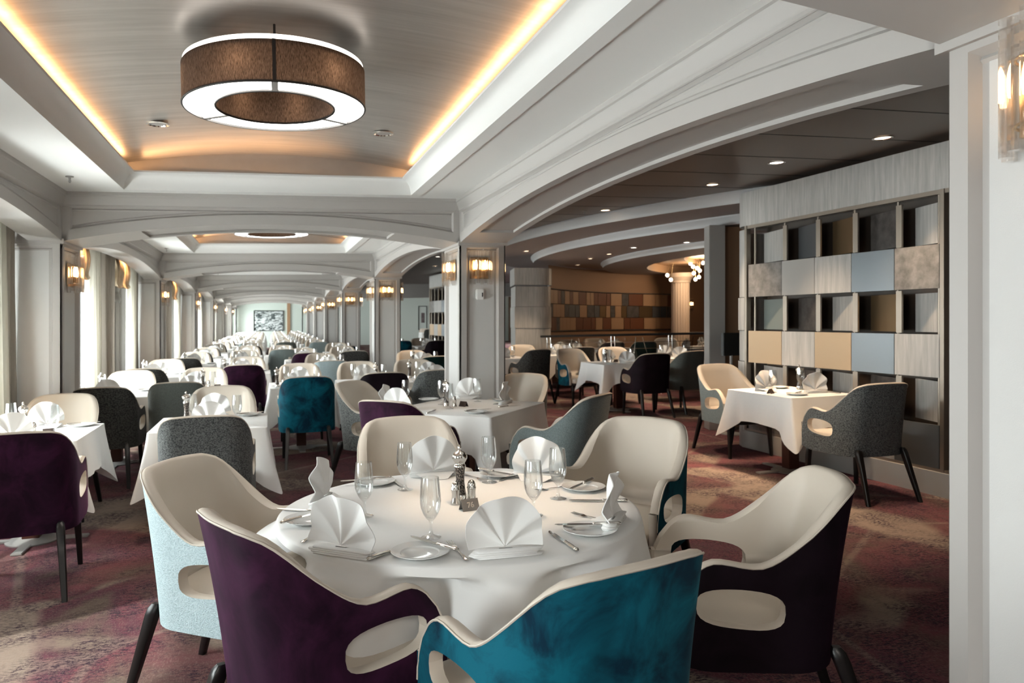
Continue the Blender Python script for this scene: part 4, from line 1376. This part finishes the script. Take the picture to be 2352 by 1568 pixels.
# window row: one table in front of every window, two chairs each
NM = {'sage_felt': 'grey green felt', 'dark_weave': 'dark woven', 'grey_weave': 'grey woven', 'plum_velvet': 'plum velvet', 'teal_velvet': 'teal velvet', 'black_velvet': 'black velvet', 'grey_felt': 'grey blue felt', 'pale_blue_felt': 'pale blue felt', 'green_velvet': 'dark green velvet'}
WY = [5.77, 8.66, 11.38, 13.9, 16.3, 18.75, 21.2, 23.65, 26.1, 28.55, 31.0, 33.4, 35.9, 38.4]
for i, y in enumerate(WY):
    wr = '%s window row table' % ORD[i]
    dt = 2 if i < 2 else (1 if i < 5 else 0)
    xc = (-1.60, -1.58, -1.56)[i] if i < 3 else -1.27
    table(xc, y, 0.78 if i < 3 else 0.70, 0.86, 0, wr, dt, seed=i if i < 4 else 20 + i % 2)
    for side in ('near', 'far'):
        setting(xc, y, 0, 0.86, wr, dt, side)
    if dt:
        centre(xc, y, 0, wr, dt, ox=0.02 if i == 0 else -0.12, oy=0.12 if i else -0.05)
    nb = [plum, dark_weave, dark_weave, dark_weave, dark_weave, sage, black, dark_weave][i % 8]
    fb_ = [sage, grey_weave, dark_weave, felt][i % 4]
    nx = (-1.36, -1.47, -1.53)[i] if i < 3 else xc - 0.06
    fx = (-1.62, -1.59, -1.54)[i] if i < 3 else xc - 0.06
    chair(nb, nx, y - (0.93 if i < 3 else 0.80), (97 if i == 0 else 90), '%s chair seen from behind at the %s' % (NM[nb.name], wr), 'chairs of the window row', far=i > 4)
    chair(fb_, fx, y + (0.74 if i else 0.66), 270, 'cream leather chair facing us at the %s' % wr, 'chairs of the window row', far=i > 4)

# middle rows
def pair(x, y, w_, d_, where, mn, mf, dn=0.93, df=0.78, detail=1, rz=0, xn=0, xf=0, seed=0, far=False, cen=(0, 0.0), grp='chairs of the middle tables'):
    table(x, y, w_, d_, rz, where, detail, seed=seed)
    for side in ('near', 'far'):
        setting(x, y, rz, d_, where, detail, side)
    if detail:
        centre(x, y, rz, where, detail, True, *cen)
    if mn:
        px, py = place(x, y, rz, xn, -dn)
        chair(mn, px, py, 90 + rz, '%s chair seen from behind at the %s' % (NM[mn.name], where), grp, far)
    if mf:
        px, py = place(x, y, rz, xf, df)
        chair(mf, px, py, 270 + rz, 'cream leather chair facing us at the %s' % where, grp, far)
pair(-0.40, 5.93, 0.80, 0.84, 'first aisle row table', grey_weave, sage, 0.74, 0.68, 2, seed=4, cen=(-0.15, 0.10), xn=0.02, xf=0.02)
pair(-0.77, 8.75, 0.66, 0.82, 'second aisle row table', sage, felt, 0.74, 0.76, 1, seed=5, cen=(0.1, 0.2), xn=-0.08)
pair(-0.37, 11.45, 0.80, 0.84, 'third aisle row table', plum, dark_weave, 0.82, 0.72, 1, seed=4, cen=(-0.2, 0.0), xn=0.05, xf=0.05)
pair(-0.45, 14.2, 0.72, 0.82, 'fourth aisle row table', None, dark_weave, 0.9, 0.76, 1, seed=5)
pair(-0.46, 16.65, 0.66, 0.82, 'fifth aisle row table', sage, grey_weave, 0.93, 0.76, 0, seed=5)
pair(-0.42, 19.1, 0.70, 0.82, 'sixth aisle row table', dark_weave, sage, 0.80, 0.70, 0, seed=5, far=True)
pair(0.37, 9.0, 0.70, 0.84, 'table behind the dark teal chair', teal, felt, 0.88, 0.76, 1, seed=6, cen=(-0.22, -0.25), xn=0.03, xf=0.03)
pair(1.17, 9.05, 0.70, 0.84, 'table behind the broad black chair', black, grey_weave, 0.76, 0.72, 1, seed=7, cen=(0.15, 0.0), xn=0.05, xf=0.0)
pair(1.98, 9.1, 0.78, 0.82, 'table between the first two columns', grey_weave, felt, 0.70, 0.75, 1, seed=8, cen=(-0.2, 0.2), xn=-0.12, xf=-0.04)
pair(0.93, 11.85, 0.76, 0.82, 'table behind the pale blue chair', pale_felt, black, 0.90, 0.76, 1, seed=6, xn=-0.07, xf=-0.05)
pair(0.68, 14.45, 0.74, 0.82, 'table behind the small plum chair', plum, sage, 0.74, 0.74, 1, seed=7)
pair(0.29, 16.65, 0.74, 0.82, 'table behind the smooth grey blue chair', felt, dark_weave, 0.93, 0.76, 0, seed=6)
pair(2.45, 11.95, 0.78, 0.82, 'table just inside the second arch', green, sage, 0.74, 0.74, 1, seed=8, cen=(-0.1, 0.1))
pair(1.52, 14.85, 0.74, 0.82, 'table beside the second column', dark_weave, sage, 0.9, 0.76, 1, seed=6)
pair(1.62, 17.4, 0.76, 0.82, 'table behind the second column', teal, grey_weave, 0.9, 0.76, 0, seed=7)
pair(3.30, 19.9, 0.7, 0.82, 'table in the second arch gap', teal, sage, 0.74, 0.8, 0, seed=6, far=True)
pair(4.12, 19.5, 0.7, 0.82, 'table beside the far screen', black, sage, 0.82, 0.8, 0, seed=7, far=True)
# the crowd of tables towards the far end
n = 0
for y in (20.7, 23.3, 25.9, 28.5, 31.1, 33.7, 36.3, 38.9):
    for x, a, b in ((-0.50, dark_weave, sage), (0.45, grey_weave, sage), (1.30, teal, black)):
        yy = y + (0.0, 0.9, 0.3)[int(x > 0) + int(x > 1)] + (1.0 if x < 0 else 0)
        if yy > 40.8:
            continue
        cl_ = {-0.50: 'aisle row', 0.45: 'middle row', 1.30: 'colonnade row'}[x]
        k = (20.7, 23.3, 25.9, 28.5, 31.1, 33.7, 36.3, 38.9).index(y)
        wr = '%s table of the distant %s' % (ORD[k], cl_)
        table(x, yy, 0.70, 0.80, 0, wr, 0, seed=20 + k % 2)
        mn = [a, b, plum, felt][(k + int(x * 3)) % 4]
        for side in ('near', 'far'):
            setting(x, yy, 0, 0.80, wr, 0, side)
        chair(mn, x, yy - 0.9, 90, '%s chair seen from behind at the %s' % (NM[mn.name], wr), 'chairs at the distant tables', True)
        chair(sage, x, yy + 0.78, 270, 'cream leather chair facing us at the %s' % wr, 'chairs at the distant tables', True)
for k, (x, y) in enumerate(((7.9, 37.5), (8.9, 38.5), (8.1, 34.5), (9.2, 35.0))):
    wr = '%s table by the framed print' % ORD[k]
    table(x, y, 0.76, 0.8, 0, wr, 0, seed=20)
    chair(dark_weave, x - 0.1, y - 0.9, 80, 'dark chair at the near side of the %s' % wr, 'chairs by the framed print', True)
    chair(sage, x, y + 0.8, 262, 'cream chair at the far side of the %s' % wr, 'chairs by the framed print', True)

# the diagonal table in front of the first column
where = 'diagonal table in front of the first column'
TX, TY, TR = 1.625, 6.12, -43
table(TX, TY, 1.0, 1.06, TR, where, 2, seed=9)
for m, side, dist, lb in ((plum, 270, 0.86, 'plum velvet chair seen from behind at the diagonal table'), (grey_weave, 180, 0.86, 'cream leather chair with grey woven outside at the diagonal table'), (dark_weave, 90, 0.92, 'cream leather chair beyond the diagonal table'), (felt, 0, 0.86, 'grey blue felt chair seen side on at the diagonal table')):
    px, py = place(TX, TY, TR, dist * math.cos(math.radians(side)), dist * math.sin(math.radians(side)))
    fc = TR + side + 180
    if m is felt:
        px, py, fc = 2.10, 5.26, 130
    chair(m, px, py, fc, lb)
for x, y, a, v_, wd in ((1.02, 6.08, -130, 3, 'at its near corner'), (0.98, 6.42, 150, 1, 'at its far corner, turned'), (1.80, 6.72, 60, 0, 'beneath the first column'), (1.98, 6.18, -40, 2, 'at the corner nearest the grey blue chair')):
    single('folded_napkin', NAPS[v_], 'white fan napkin on the diagonal table %s' % wd, 'napkin', x, y, TOPZ, math.radians(a + 90), 'fan napkins on the diagonal table')
for x, y, wd in ((1.18, 6.55, 'behind the two near fan napkins'), (1.46, 6.35, 'just behind the pepper mill'), (1.45, 6.02, 'in front of the pepper mill'), (1.80, 6.42, 'before the fan under the column')):
    single('water_goblet', GOB, 'clear water goblet on the diagonal table %s' % wd, 'goblet', x, y, TOPZ, 0, 'goblets on the diagonal table')
for x, y, wd in ((1.58, 5.68, 'at its near corner'), (2.03, 6.42, 'beyond its standing napkin'), (1.42, 6.72, 'at its far edge')):
    single('bread_plate', PLATE, 'white bread plate on the diagonal table %s' % wd, 'plate', x, y, TOPZ, 0, 'bread plates on the diagonal table')
util(KNIFE, 1.26, 5.86, 60, TOPZ, 'dinner knife on the diagonal table beside the near fan napkin')
util(KNIFE, 1.60, 5.70, 15, TOPZ + 0.0165, 'butter knife across the plate at the near corner of the diagonal table')
util(KNIFE, 1.95, 5.97, 20, TOPZ, 'dinner knife near the edge of the diagonal table')
put(MILL, 'silver pepper mill on the diagonal table before the first column', 1.47, 6.22, TOPZ)
put(SHAKER, 'silver shaker beside the mill on the diagonal table', 1.52, 6.14, TOPZ)
single('table_sign', TENTD, 'dark tent sign on the diagonal table', 'table sign', 1.60, 6.14, TOPZ, math.radians(-55))

# inner dining room
where = 'table beside the pale panelled screen'
table(4.74, 6.05, 0.70, 0.88, 2, where, 2, seed=10)
chair(grey_weave, 4.66, 5.19, 89, 'grey woven chair with its back to the camera beside the pale panelled screen')
chair(felt, 4.80, 6.98, 271, 'tan lit leather chair at the far side of the table by the panelled screen')
for x, y, a, v_, wd in ((4.60, 6.22, 180, 2, 'in the warm pool of light'), (4.85, 5.86, 0, 1, 'nearest the grey woven chair')):
    single('folded_napkin', NAPS[v_], 'white fan napkin by the panelled screen %s' % wd, 'napkin', x, y, TOPZ, math.radians(a), 'fan napkins by the panelled screen')
for x, y, wd in ((4.55, 6.05, 'before the warmly lit napkin'), (4.93, 6.15, 'beside the pepper mill')):
    single('water_goblet', GOB, 'clear goblet by the panelled screen %s' % wd, 'goblet', x, y, TOPZ, 0, 'goblets by the panelled screen')
for x, y, wd in ((4.60, 5.78, 'at the near edge'), (4.85, 6.36, 'at the far edge')):
    single('bread_plate', PLATE, 'white bread plate %s of the table by the panelled screen' % wd, 'plate', x, y, TOPZ, 0, 'bread plates by the panelled screen')
util(KNIFE, 4.62, 5.79, 40, TOPZ + 0.0165, 'butter knife on the near plate by the panelled screen')
util(KNIFE, 5.0, 5.82, 88, TOPZ, 'dinner knife at the table edge by the panelled screen')
put(MILL, 'silver pepper mill standing before the panelled screen', 4.98, 6.23, TOPZ)
single('table_sign', TENTD, 'small black table sign by the panelled screen', 'table sign', 4.47, 5.98, TOPZ, math.radians(30))
spot('downlight_beam', (4.62, 6.45, 2.84 + ROOM_SLOPE * 4.6), 110, (1.0, 0.66, 0.40), 0.62, 0.6)

G2 = 'chairs of the inner dining room'
pair(5.30, 10.75, 0.86, 0.84, 'inner room table with the black chair', None, None, detail=1, seed=11, cen=(-0.1, 0.1))
chair(black, 5.40, 10.05, 87, 'black velvet chair seen from behind in the inner room', G2)
chair(teal, 4.98, 11.52, 275, 'tan lit leather chair with teal side in the inner room', G2)
chair(sage, 6.12, 10.35, 100, 'grey green chair behind the black one in the inner room', G2)
chair(sage, 5.75, 11.60, 265, 'plain tan chair facing the camera behind the inner room table', G2)
pair(4.15, 13.1, 0.8, 0.82, 'table before the pale curved unit', None, None, detail=1, seed=12)
chair(dark_weave, 4.40, 12.3, 100, 'dark woven chair seen from behind near the pale curved unit', G2)
chair(sage, 4.05, 13.9, 270, 'tan chair facing the camera before the pale curved unit', G2)
chair(teal, 4.75, 13.75, 250, 'dark teal backed chair half hidden before the pale curved unit', G2)
chair(dark_weave, 5.42, 12.70, 90, 'dark woven chair half hidden behind the tan and teal one', G2)
pair(5.45, 13.45, 0.8, 0.7, 'table next to the glass rail', None, None, detail=0, seed=21)
pair(6.75, 11.6, 0.8, 0.8, 'table behind the grey green inner chair', None, None, detail=0, seed=21)
for k, (x, y, m, fc, wd) in enumerate(((6.55, 15.65, sage, 262, 'tan chair'), (6.95, 14.55, black, 85, 'black chair'), (7.58, 14.33, green, 80, 'dark green chair'), (7.5, 16.25, sage, 262, 'pale tan chair'), (8.7, 15.25, sage, 240, 'tan chair at the end'))):
    chair(m, x, y, fc, '%s beyond the glass rail, %s from its pale end' % (wd, ORD[k]), 'chairs beyond the glass rail', True)
for k, (x, y) in enumerate(((6.05, 14.55), (8.5, 14.4), (7.35, 15.35), (9.6, 14.9))):
    wr = '%s table beyond the glass rail' % ORD[k]
    table(x, y, 0.8, 0.78, 15, wr, 0, seed=20)
    setting(x, y, 15, 0.78, wr, 0, 'near')
    setting(x, y, 15, 0.78, wr, 0, 'far')

# ------------------------------------------------------------------ screens and fittings of the inner dining room
def screen():
    """panelled divider; its face is local x = 0 (looking towards -x), it runs along +y and ends in a round nose"""
    t = thing('panelled_screen', '', 'room divider')
    Y0, Y1, R = -0.55, 2.44, 0.30
    nose = [(0.0, Y0)] + [(R - R * math.cos(a), Y1 + 0.02 + R * math.sin(a)) for a in lin(0, PI / 2, 12)] + [(0.9, Y1 + 0.02 + R)]
    mb = MB()
    mb.grid(lambda p, q: (p[0] + q[0] if p[1] < Y1 + 0.2 else p[0], p[1] - (q[0] if p[1] >= Y1 + 0.2 else 0), q[1]), nose, [(0.30, 2.44), (0.0, 2.44), (0.0, 2.81), (0.30, 2.81)])
    part('header', mb.mesh('header', pale_wood, 40), t)
    mb = MB(); mb.box(0.0, 0.30, Y0, Y1, 0.19, 0.215)
    part('ledge', mb.mesh('ledge', champagne, 0), t)
    mb = MB(); mb.box(0.004, 0.05, Y0, Y1, 2.405, 2.44)
    part('metal_trim', mb.mesh('metal_trim', champagne, 0), t)
    mb = MB(); mb.box(-0.02, 0.30, Y0, Y1 + 0.05, 0.0, 0.19)
    part('plinth', mb.mesh('plinth', grey_panel, 0), t)
    for z0, z1, o in ((0.0, 0.56, 0.0), (0.565, 0.945, 0.02), (0.95, 1.285, 0.0), (1.29, 1.65, 0.02), (1.655, 2.40, 0.0)):
        mb = MB()
        pts = [(R - R * math.cos(a), Y1 + 0.03 + (R - 0.01 + o) * math.sin(a)) for a in lin(0, PI / 2, 10)] + [(0.9, Y1 + 0.02 + R + o)]
        mb.grid(lambda p, z: (p[0] - o * 0.3, p[1], z), pts, [z0, z1])
        part('end_block', mb.mesh('end_block', pale_wood, 40), t)
    for y in (Y1 + 0.012, 0.035):
        mb = MB(); mb.box(-0.004, 0.05, y - 0.018, y + 0.018, 0.19, 2.44)
        part('post', mb.mesh('post', champagne, 0), t)
    mb = MB(); mb.box(0.27, 0.29, Y0, Y1, 0.2, 2.44)
    part('back_panel', mb.mesh('back_panel', mat('screen_back', (0.06, 0.045, 0.035), 0.5), 0), t)
    cols = [(1.88, 2.41), (1.417, 1.88), (0.96, 1.417), (0.49, 0.96), (0.06, 0.49)]
    rows = [(2.01, 2.375), (1.655, 2.007), (1.29, 1.65), (0.94, 1.285), (0.565, 0.935), (0.215, 0.56)]
    M = [[pale_wood, slate_panel, bronze_panel, dark_leather, pale_wood], [suede, grey_panel, pale_wood, blue_panel, suede], [green_panel, dark_leather, pale_wood, bronze_panel, pale_wood],
         [gold_panel, pale_wood, gold_panel, blue_panel, pale_wood], [pale_wood, dark_leather, pale_wood, dark_leather, pale_wood], [suede, pale_wood, gold_panel, pale_wood, slate_panel]]
    for r, (z0, z1) in enumerate(rows):
        for c, (a, b) in enumerate(cols):
            mb = MB()
            if r % 2:
                mb.rbox(0.0, 0.022, a + 0.002, b - 0.002, z0, z1, 0.002)
            else:
                x0, x1 = 0.035, 0.15
                g0, g1 = a + 0.012, b - 0.07
                zz0, zz1 = z0 + 0.012, z1 - 0.028
                V = [(x0, g0, zz0), (x1, g1, zz0), (x1 + 0.02, g1, zz0), (x0 + 0.02, g0, zz0)]
                V += [(p[0], p[1], zz1) for p in V]
                mb.add(V, [(0, 1, 2, 3), (7, 6, 5, 4), (0, 4, 5, 1), (1, 5, 6, 2), (2, 6, 7, 3), (3, 7, 4, 0)])
            part('panel', mb.mesh('panel', M[r][c], 0), t)
            if r % 2 == 0 and c:
                mb = MB(); mb.box(0.012, 0.03, b - 0.062, b - 0.006, z0 + 0.004, z1 - 0.004)
                part('fin', mb.mesh('fin', champagne, 0), t)
    for y in [2.35] + [c[0] for c in cols[:-1]] + [0.10]:
        mb = MB(); mb.tube([(0.045, y, 0.2), (0.045, y, 2.44)], 0.011, 10)
        part('rod', mb.mesh('rod', champagne, 50), t)
    return t
SCREEN = screen()
put(SCREEN, 'large pale panelled screen with metallic squares beside the laid table', 5.18, 4.8, 0, 0.03, upright=True)
put(SCREEN, 'distant pale panelled screen glimpsed past the first column', 5.05, 20.95, 0, 0.03, upright=True)

def slab(name, m, x, y, w_, d_, h0, h1, rz, label, cat, r=0.006):
    mb = MB(); mb.rbox(-w_ / 2, w_ / 2, -d_ / 2, d_ / 2, h0, h1, r)
    return single(name, mb.mesh(name, m, 35), label, cat, x, y, 0, rz, upright=True)
slab('steel_post', steel, 5.545, 8.52, 0.20, 0.22, 0, 2.60, -0.27, 'tall brushed steel post at the end of the glass rail', 'post')
slab('wall_post', tanwall, 5.90, 8.82, 0.30, 0.55, 0, 2.60, -0.27, 'brown clad post between the steel post and the panelled screen', 'post')
t = thing('reading_stand', 'small black reading stand beside the rounded screen end', 'stand', 5.50, 8.10, 0, 0.2, upright=True)
mb = MB(); mb.tube([(0, 0, 0.01), (0, 0, 0.98)], 0.018, 12); part('pole', mb.mesh('pole', grey_metal, 50), t)
mb = MB(); mb.rbox(-0.14, 0.14, -0.02, 0.03, 0.96, 1.24, 0.006); part('board', mb.mesh('board', black_metal, 30), t)
mb = MB(); mb.lathe([(0.0001, 0), (0.13, 0), (0.13, 0.012), (0.0001, 0.016)], 24); part('foot', mb.mesh('foot', grey_metal, 40), t)

# pale curved unit
t = thing('curved_unit', 'pale curved panelled unit at the start of the glass rail', 'room divider', 4.80, 14.30, 0, -0.22, upright=True)
for i, (z0, z1, o) in enumerate(((0.0, 0.35, 0.0), (0.355, 0.80, 0.012), (0.805, 1.25, 0.0), (1.255, 1.68, 0.012), (1.685, 2.09, 0.0), (2.12, 2.46, 0.02))):
    mb = MB()
    R = 0.34
    pts = [(0.0 - o, 0.9), (0.0 - o, -o), (0.42, -o)] + [(0.42 + (R + o) * math.sin(a), R - (R + o) * math.cos(a)) for a in lin(0.1, PI / 2, 12)] + [(0.76 + o, 0.9)]
    mb.grid(lambda p, z: (p[0], p[1], z), pts, [z0, z1])
    mb.ngon([(p[0], p[1], z1) for p in pts])
    part('block', mb.mesh('block', pale_wood, 40), t)

# long warm wall of coloured squares
A, B = Vector((5.95, 15.45)), Vector((10.45, 18.05))
def arc(f, off=0.0):
    d = B - A
    nrm = Vector((d.y, -d.x)).normalized()
    p = A + d * f - nrm * (1.0 * math.sin(PI * min(1, f)) * 0.55) + nrm * off
    return p
mb = MB()
mb.grid(lambda f, z: (*arc(f), z), lin(0.0, 1.0, 40), [0.0, 2.60])
mb.struct('wall_curved', tanwall, 60)
t = thing('mosaic_panel', 'long curved wall display of brown and tan squares in the inner room', 'wall decoration', 0, 0, 0, 0, upright=True)
rnd = random.Random(12)
for r, (z0, z1) in enumerate(((1.88, 2.18), (1.58, 1.87), (1.28, 1.57))):
    f = 0.0
    while f < 0.985:
        wd = rnd.uniform(0.03, 0.085) * (0.7 + 0.6 * f)
        g = min(1.0, f + wd)
        m = rnd.choice([rust_panel, tan_panel, rust_panel, dark_leather, tan_panel] if r != 1 else [dark_leather, bronze_panel, slate_panel, tan_panel])
        mb = MB()
        o = 0.05 if r != 1 else 0.03
        mb.grid(lambda q, k: (*arc(f + 0.0015 + (g - f - 0.003) * q, k[0]), k[1]), [0, 0.5, 1], [(0.0, z0), (o, z0), (o, z1), (0.0, z1)])
        part('square', mb.mesh('square', m, 30), t)
        f = g
for z in (1.265, 2.20):
    mb = MB(); mb.tube([(*arc(q, 0.03), z) for q in lin(0, 1, 24)], 0.014, 6); part('trim_bar', mb.mesh('trim_bar', dark_leather, 50), t)
mb = MB(); mb.box(10.45, 14.0, 18.05, 18.15, 0, 2.7)
mb.struct('wall_back', darkwood)
# fluted column
mb = MB()
us = [2 * PI * i / 160 for i in range(160)]
fl = lambda a: 0.225 - 0.016 * max(0, math.cos(a * 20)) ** 0.8
mb.grid(lambda a, z: ((10.15 + fl(a) * math.cos(a)), 17.1 + fl(a) * math.sin(a), z), us, [0.2, 2.25], close=True)
mb.lathe([(0.30, 0.0), (0.30, 0.12), (0.25, 0.2), (0.22, 0.2)], 40, (10.15, 17.1, 0))
mb.lathe([(0.22, 2.25), (0.25, 2.26), (0.25, 2.30), (0.29, 2.36), (0.33, 2.40), (0.34, 2.50)], 40, (10.15, 17.1, 0))
mb.struct('column_fluted', mat('column_cream', (0.55, 0.44, 0.34), 0.6), 25)
put(SC, 'small warm wall lamp on the dark wall behind the fluted column', 10.95, 18.04, 1.72, PI, upright=True)
# chandelier of glowing globes
t = thing('globe_chandelier', 'chandelier of glowing globes over the inner room', 'chandelier', 10.15, 16.35, 2.78, 0, upright=True)
rnd = random.Random(4)
gm = MB(); gm.lathe([(0.0001, -0.045), (0.028, -0.036), (0.045, 0.0), (0.028, 0.036), (0.0001, 0.045)], 16)
gme = gm.mesh('globe', globe, 180)
mb = MB(); mb.lathe([(0.0001, 0.0), (0.10, 0.0), (0.10, 0.02), (0.0001, 0.02)], 24); part('ceiling_plate', mb.mesh('ceiling_plate', brass, 40), t)
for i, (dx, dz) in enumerate(((-0.22, -0.05), (0.10, -0.03), (-0.12, -0.12), (-0.05, -0.16), (0.0, -0.22), (-0.10, -0.28), (0.14, -0.36), (0.02, -0.42), (-0.75, -0.33), (-0.75, -0.45))):
    dy = rnd.uniform(-0.15, 0.15)
    o = part('globe', gme, t); o.location = (dx, dy, dz - 0.05)
    mb = MB(); mb.tube([(dx, dy, dz - 0.01), (dx * 0.9, dy, 0.0)], 0.004, 6); part('rod', mb.mesh('rod', brass, 50), t)
pl = bpy.data.lights.new('chandelier_glow', 'POINT'); pl.energy = 36; pl.color = WARMW; pl.shadow_soft_size = 0.3
po = bpy.data.objects.new('chandelier_glow', pl); C.objects.link(po); po.location = (10.0, 15.9, 2.62)

# glass rail
P0, P1 = Vector((5.42, 14.05)), Vector((9.35, 13.12))
t = thing('glass_rail', 'glass balustrade with black handrail and chrome posts in the inner room', 'railing', P0.x, P0.y, 0, math.atan2(P1.y - P0.y, P1.x - P0.x), upright=False)
L = (P1 - P0).length
mb = MB(); mb.rbox(-0.15, L, -0.035, 0.035, 1.055, 1.10, 0.01); part('handrail', mb.mesh('handrail', black_metal, 35), t)
for i, x in enumerate((0.02, 1.30, 2.45, 3.6)):
    for dx in (-0.035, 0.035):
        mb = MB(); mb.tube([(x + dx, 0, 0.0), (x + dx, 0, 1.055)], 0.014, 8); part('post', mb.mesh('post', silver, 50), t)
    for z in (0.3, 0.75, 0.92):
        mb = MB(); mb.tube([(x - 0.045, 0, z), (x + 0.045, 0, z)], 0.01, 6); part('clamp', mb.mesh('clamp', silver, 50), t)
for a, b in ((0.06, 1.26), (1.34, 2.41), (2.49, 3.56)):
    mb = MB(); mb.box(a, b, -0.004, 0.004, 0.1, 1.03); part('pane', mb.mesh('pane', pane, 0), t)
    for q in ((a, 0.80, b, 0.80), (a, 0.93, b, 0.93), (a + 0.3, 0.1, a + 0.42, 1.03), (a + 0.55, 1.03, a + 0.8, 0.1), (b - 0.1, 0.6, b - 0.3, 0.1)):
        mb = MB(); mb.tube([(q[0], 0.006, q[1]), (q[2], 0.006, q[3])], 0.006, 5); part('glazing_bar', mb.mesh('glazing_bar', silver, 50), t)

# pictures on the end wall
def picture(x, z, w_, h_, fm, cm, label):
    t = thing('framed_picture', label, 'picture', x, YEND - 0.002, z, 0, upright=True)
    f = 0.035
    mb = MB()
    for q in ((-w_ / 2, w_ / 2, h_ / 2 - f, h_ / 2), (-w_ / 2, w_ / 2, -h_ / 2, -h_ / 2 + f), (-w_ / 2, -w_ / 2 + f, -h_ / 2, h_ / 2), (w_ / 2 - f, w_ / 2, -h_ / 2, h_ / 2)):
        mb.box(q[0], q[1], -0.05, 0.0, q[2], q[3])
    part('frame', mb.mesh('frame', fm, 0), t)
    mb = MB(); mb.box(-w_ / 2 + f, w_ / 2 - f, -0.02, -0.005, -h_ / 2 + f, h_ / 2 - f); part('canvas', mb.mesh('canvas', cm, 0), t)
    return t
picture(-0.02, 1.485, 1.62, 1.14, black_metal, art, 'wide black and white swirling painting on the end wall')
t = picture(8.73, 1.48, 0.5, 1.40, black_metal, art2, 'tall framed print with a dark motif on the pale far wall')
mb = MB(); mb.box(-0.09, 0.12, -0.024, -0.021, -0.28, 0.30); part('motif', mb.mesh('motif', print_m, 0), t)
mb = MB(); mb.box(0.98, 1.16, YEND - 0.05, YEND, 0, 2.6); mb.struct('trim_end_strip', tan_panel)
mb = MB(); mb.box(XR2, 14, 30.0, 30.4, 2.32, ZB); mb.struct('beam_inner', paint)
area('far_room_light', (11.5, 36, 2.5), (0, 0.6, 0), 2.5, 6, 160, DAY)  # cool area light inside the far room, with no window built there
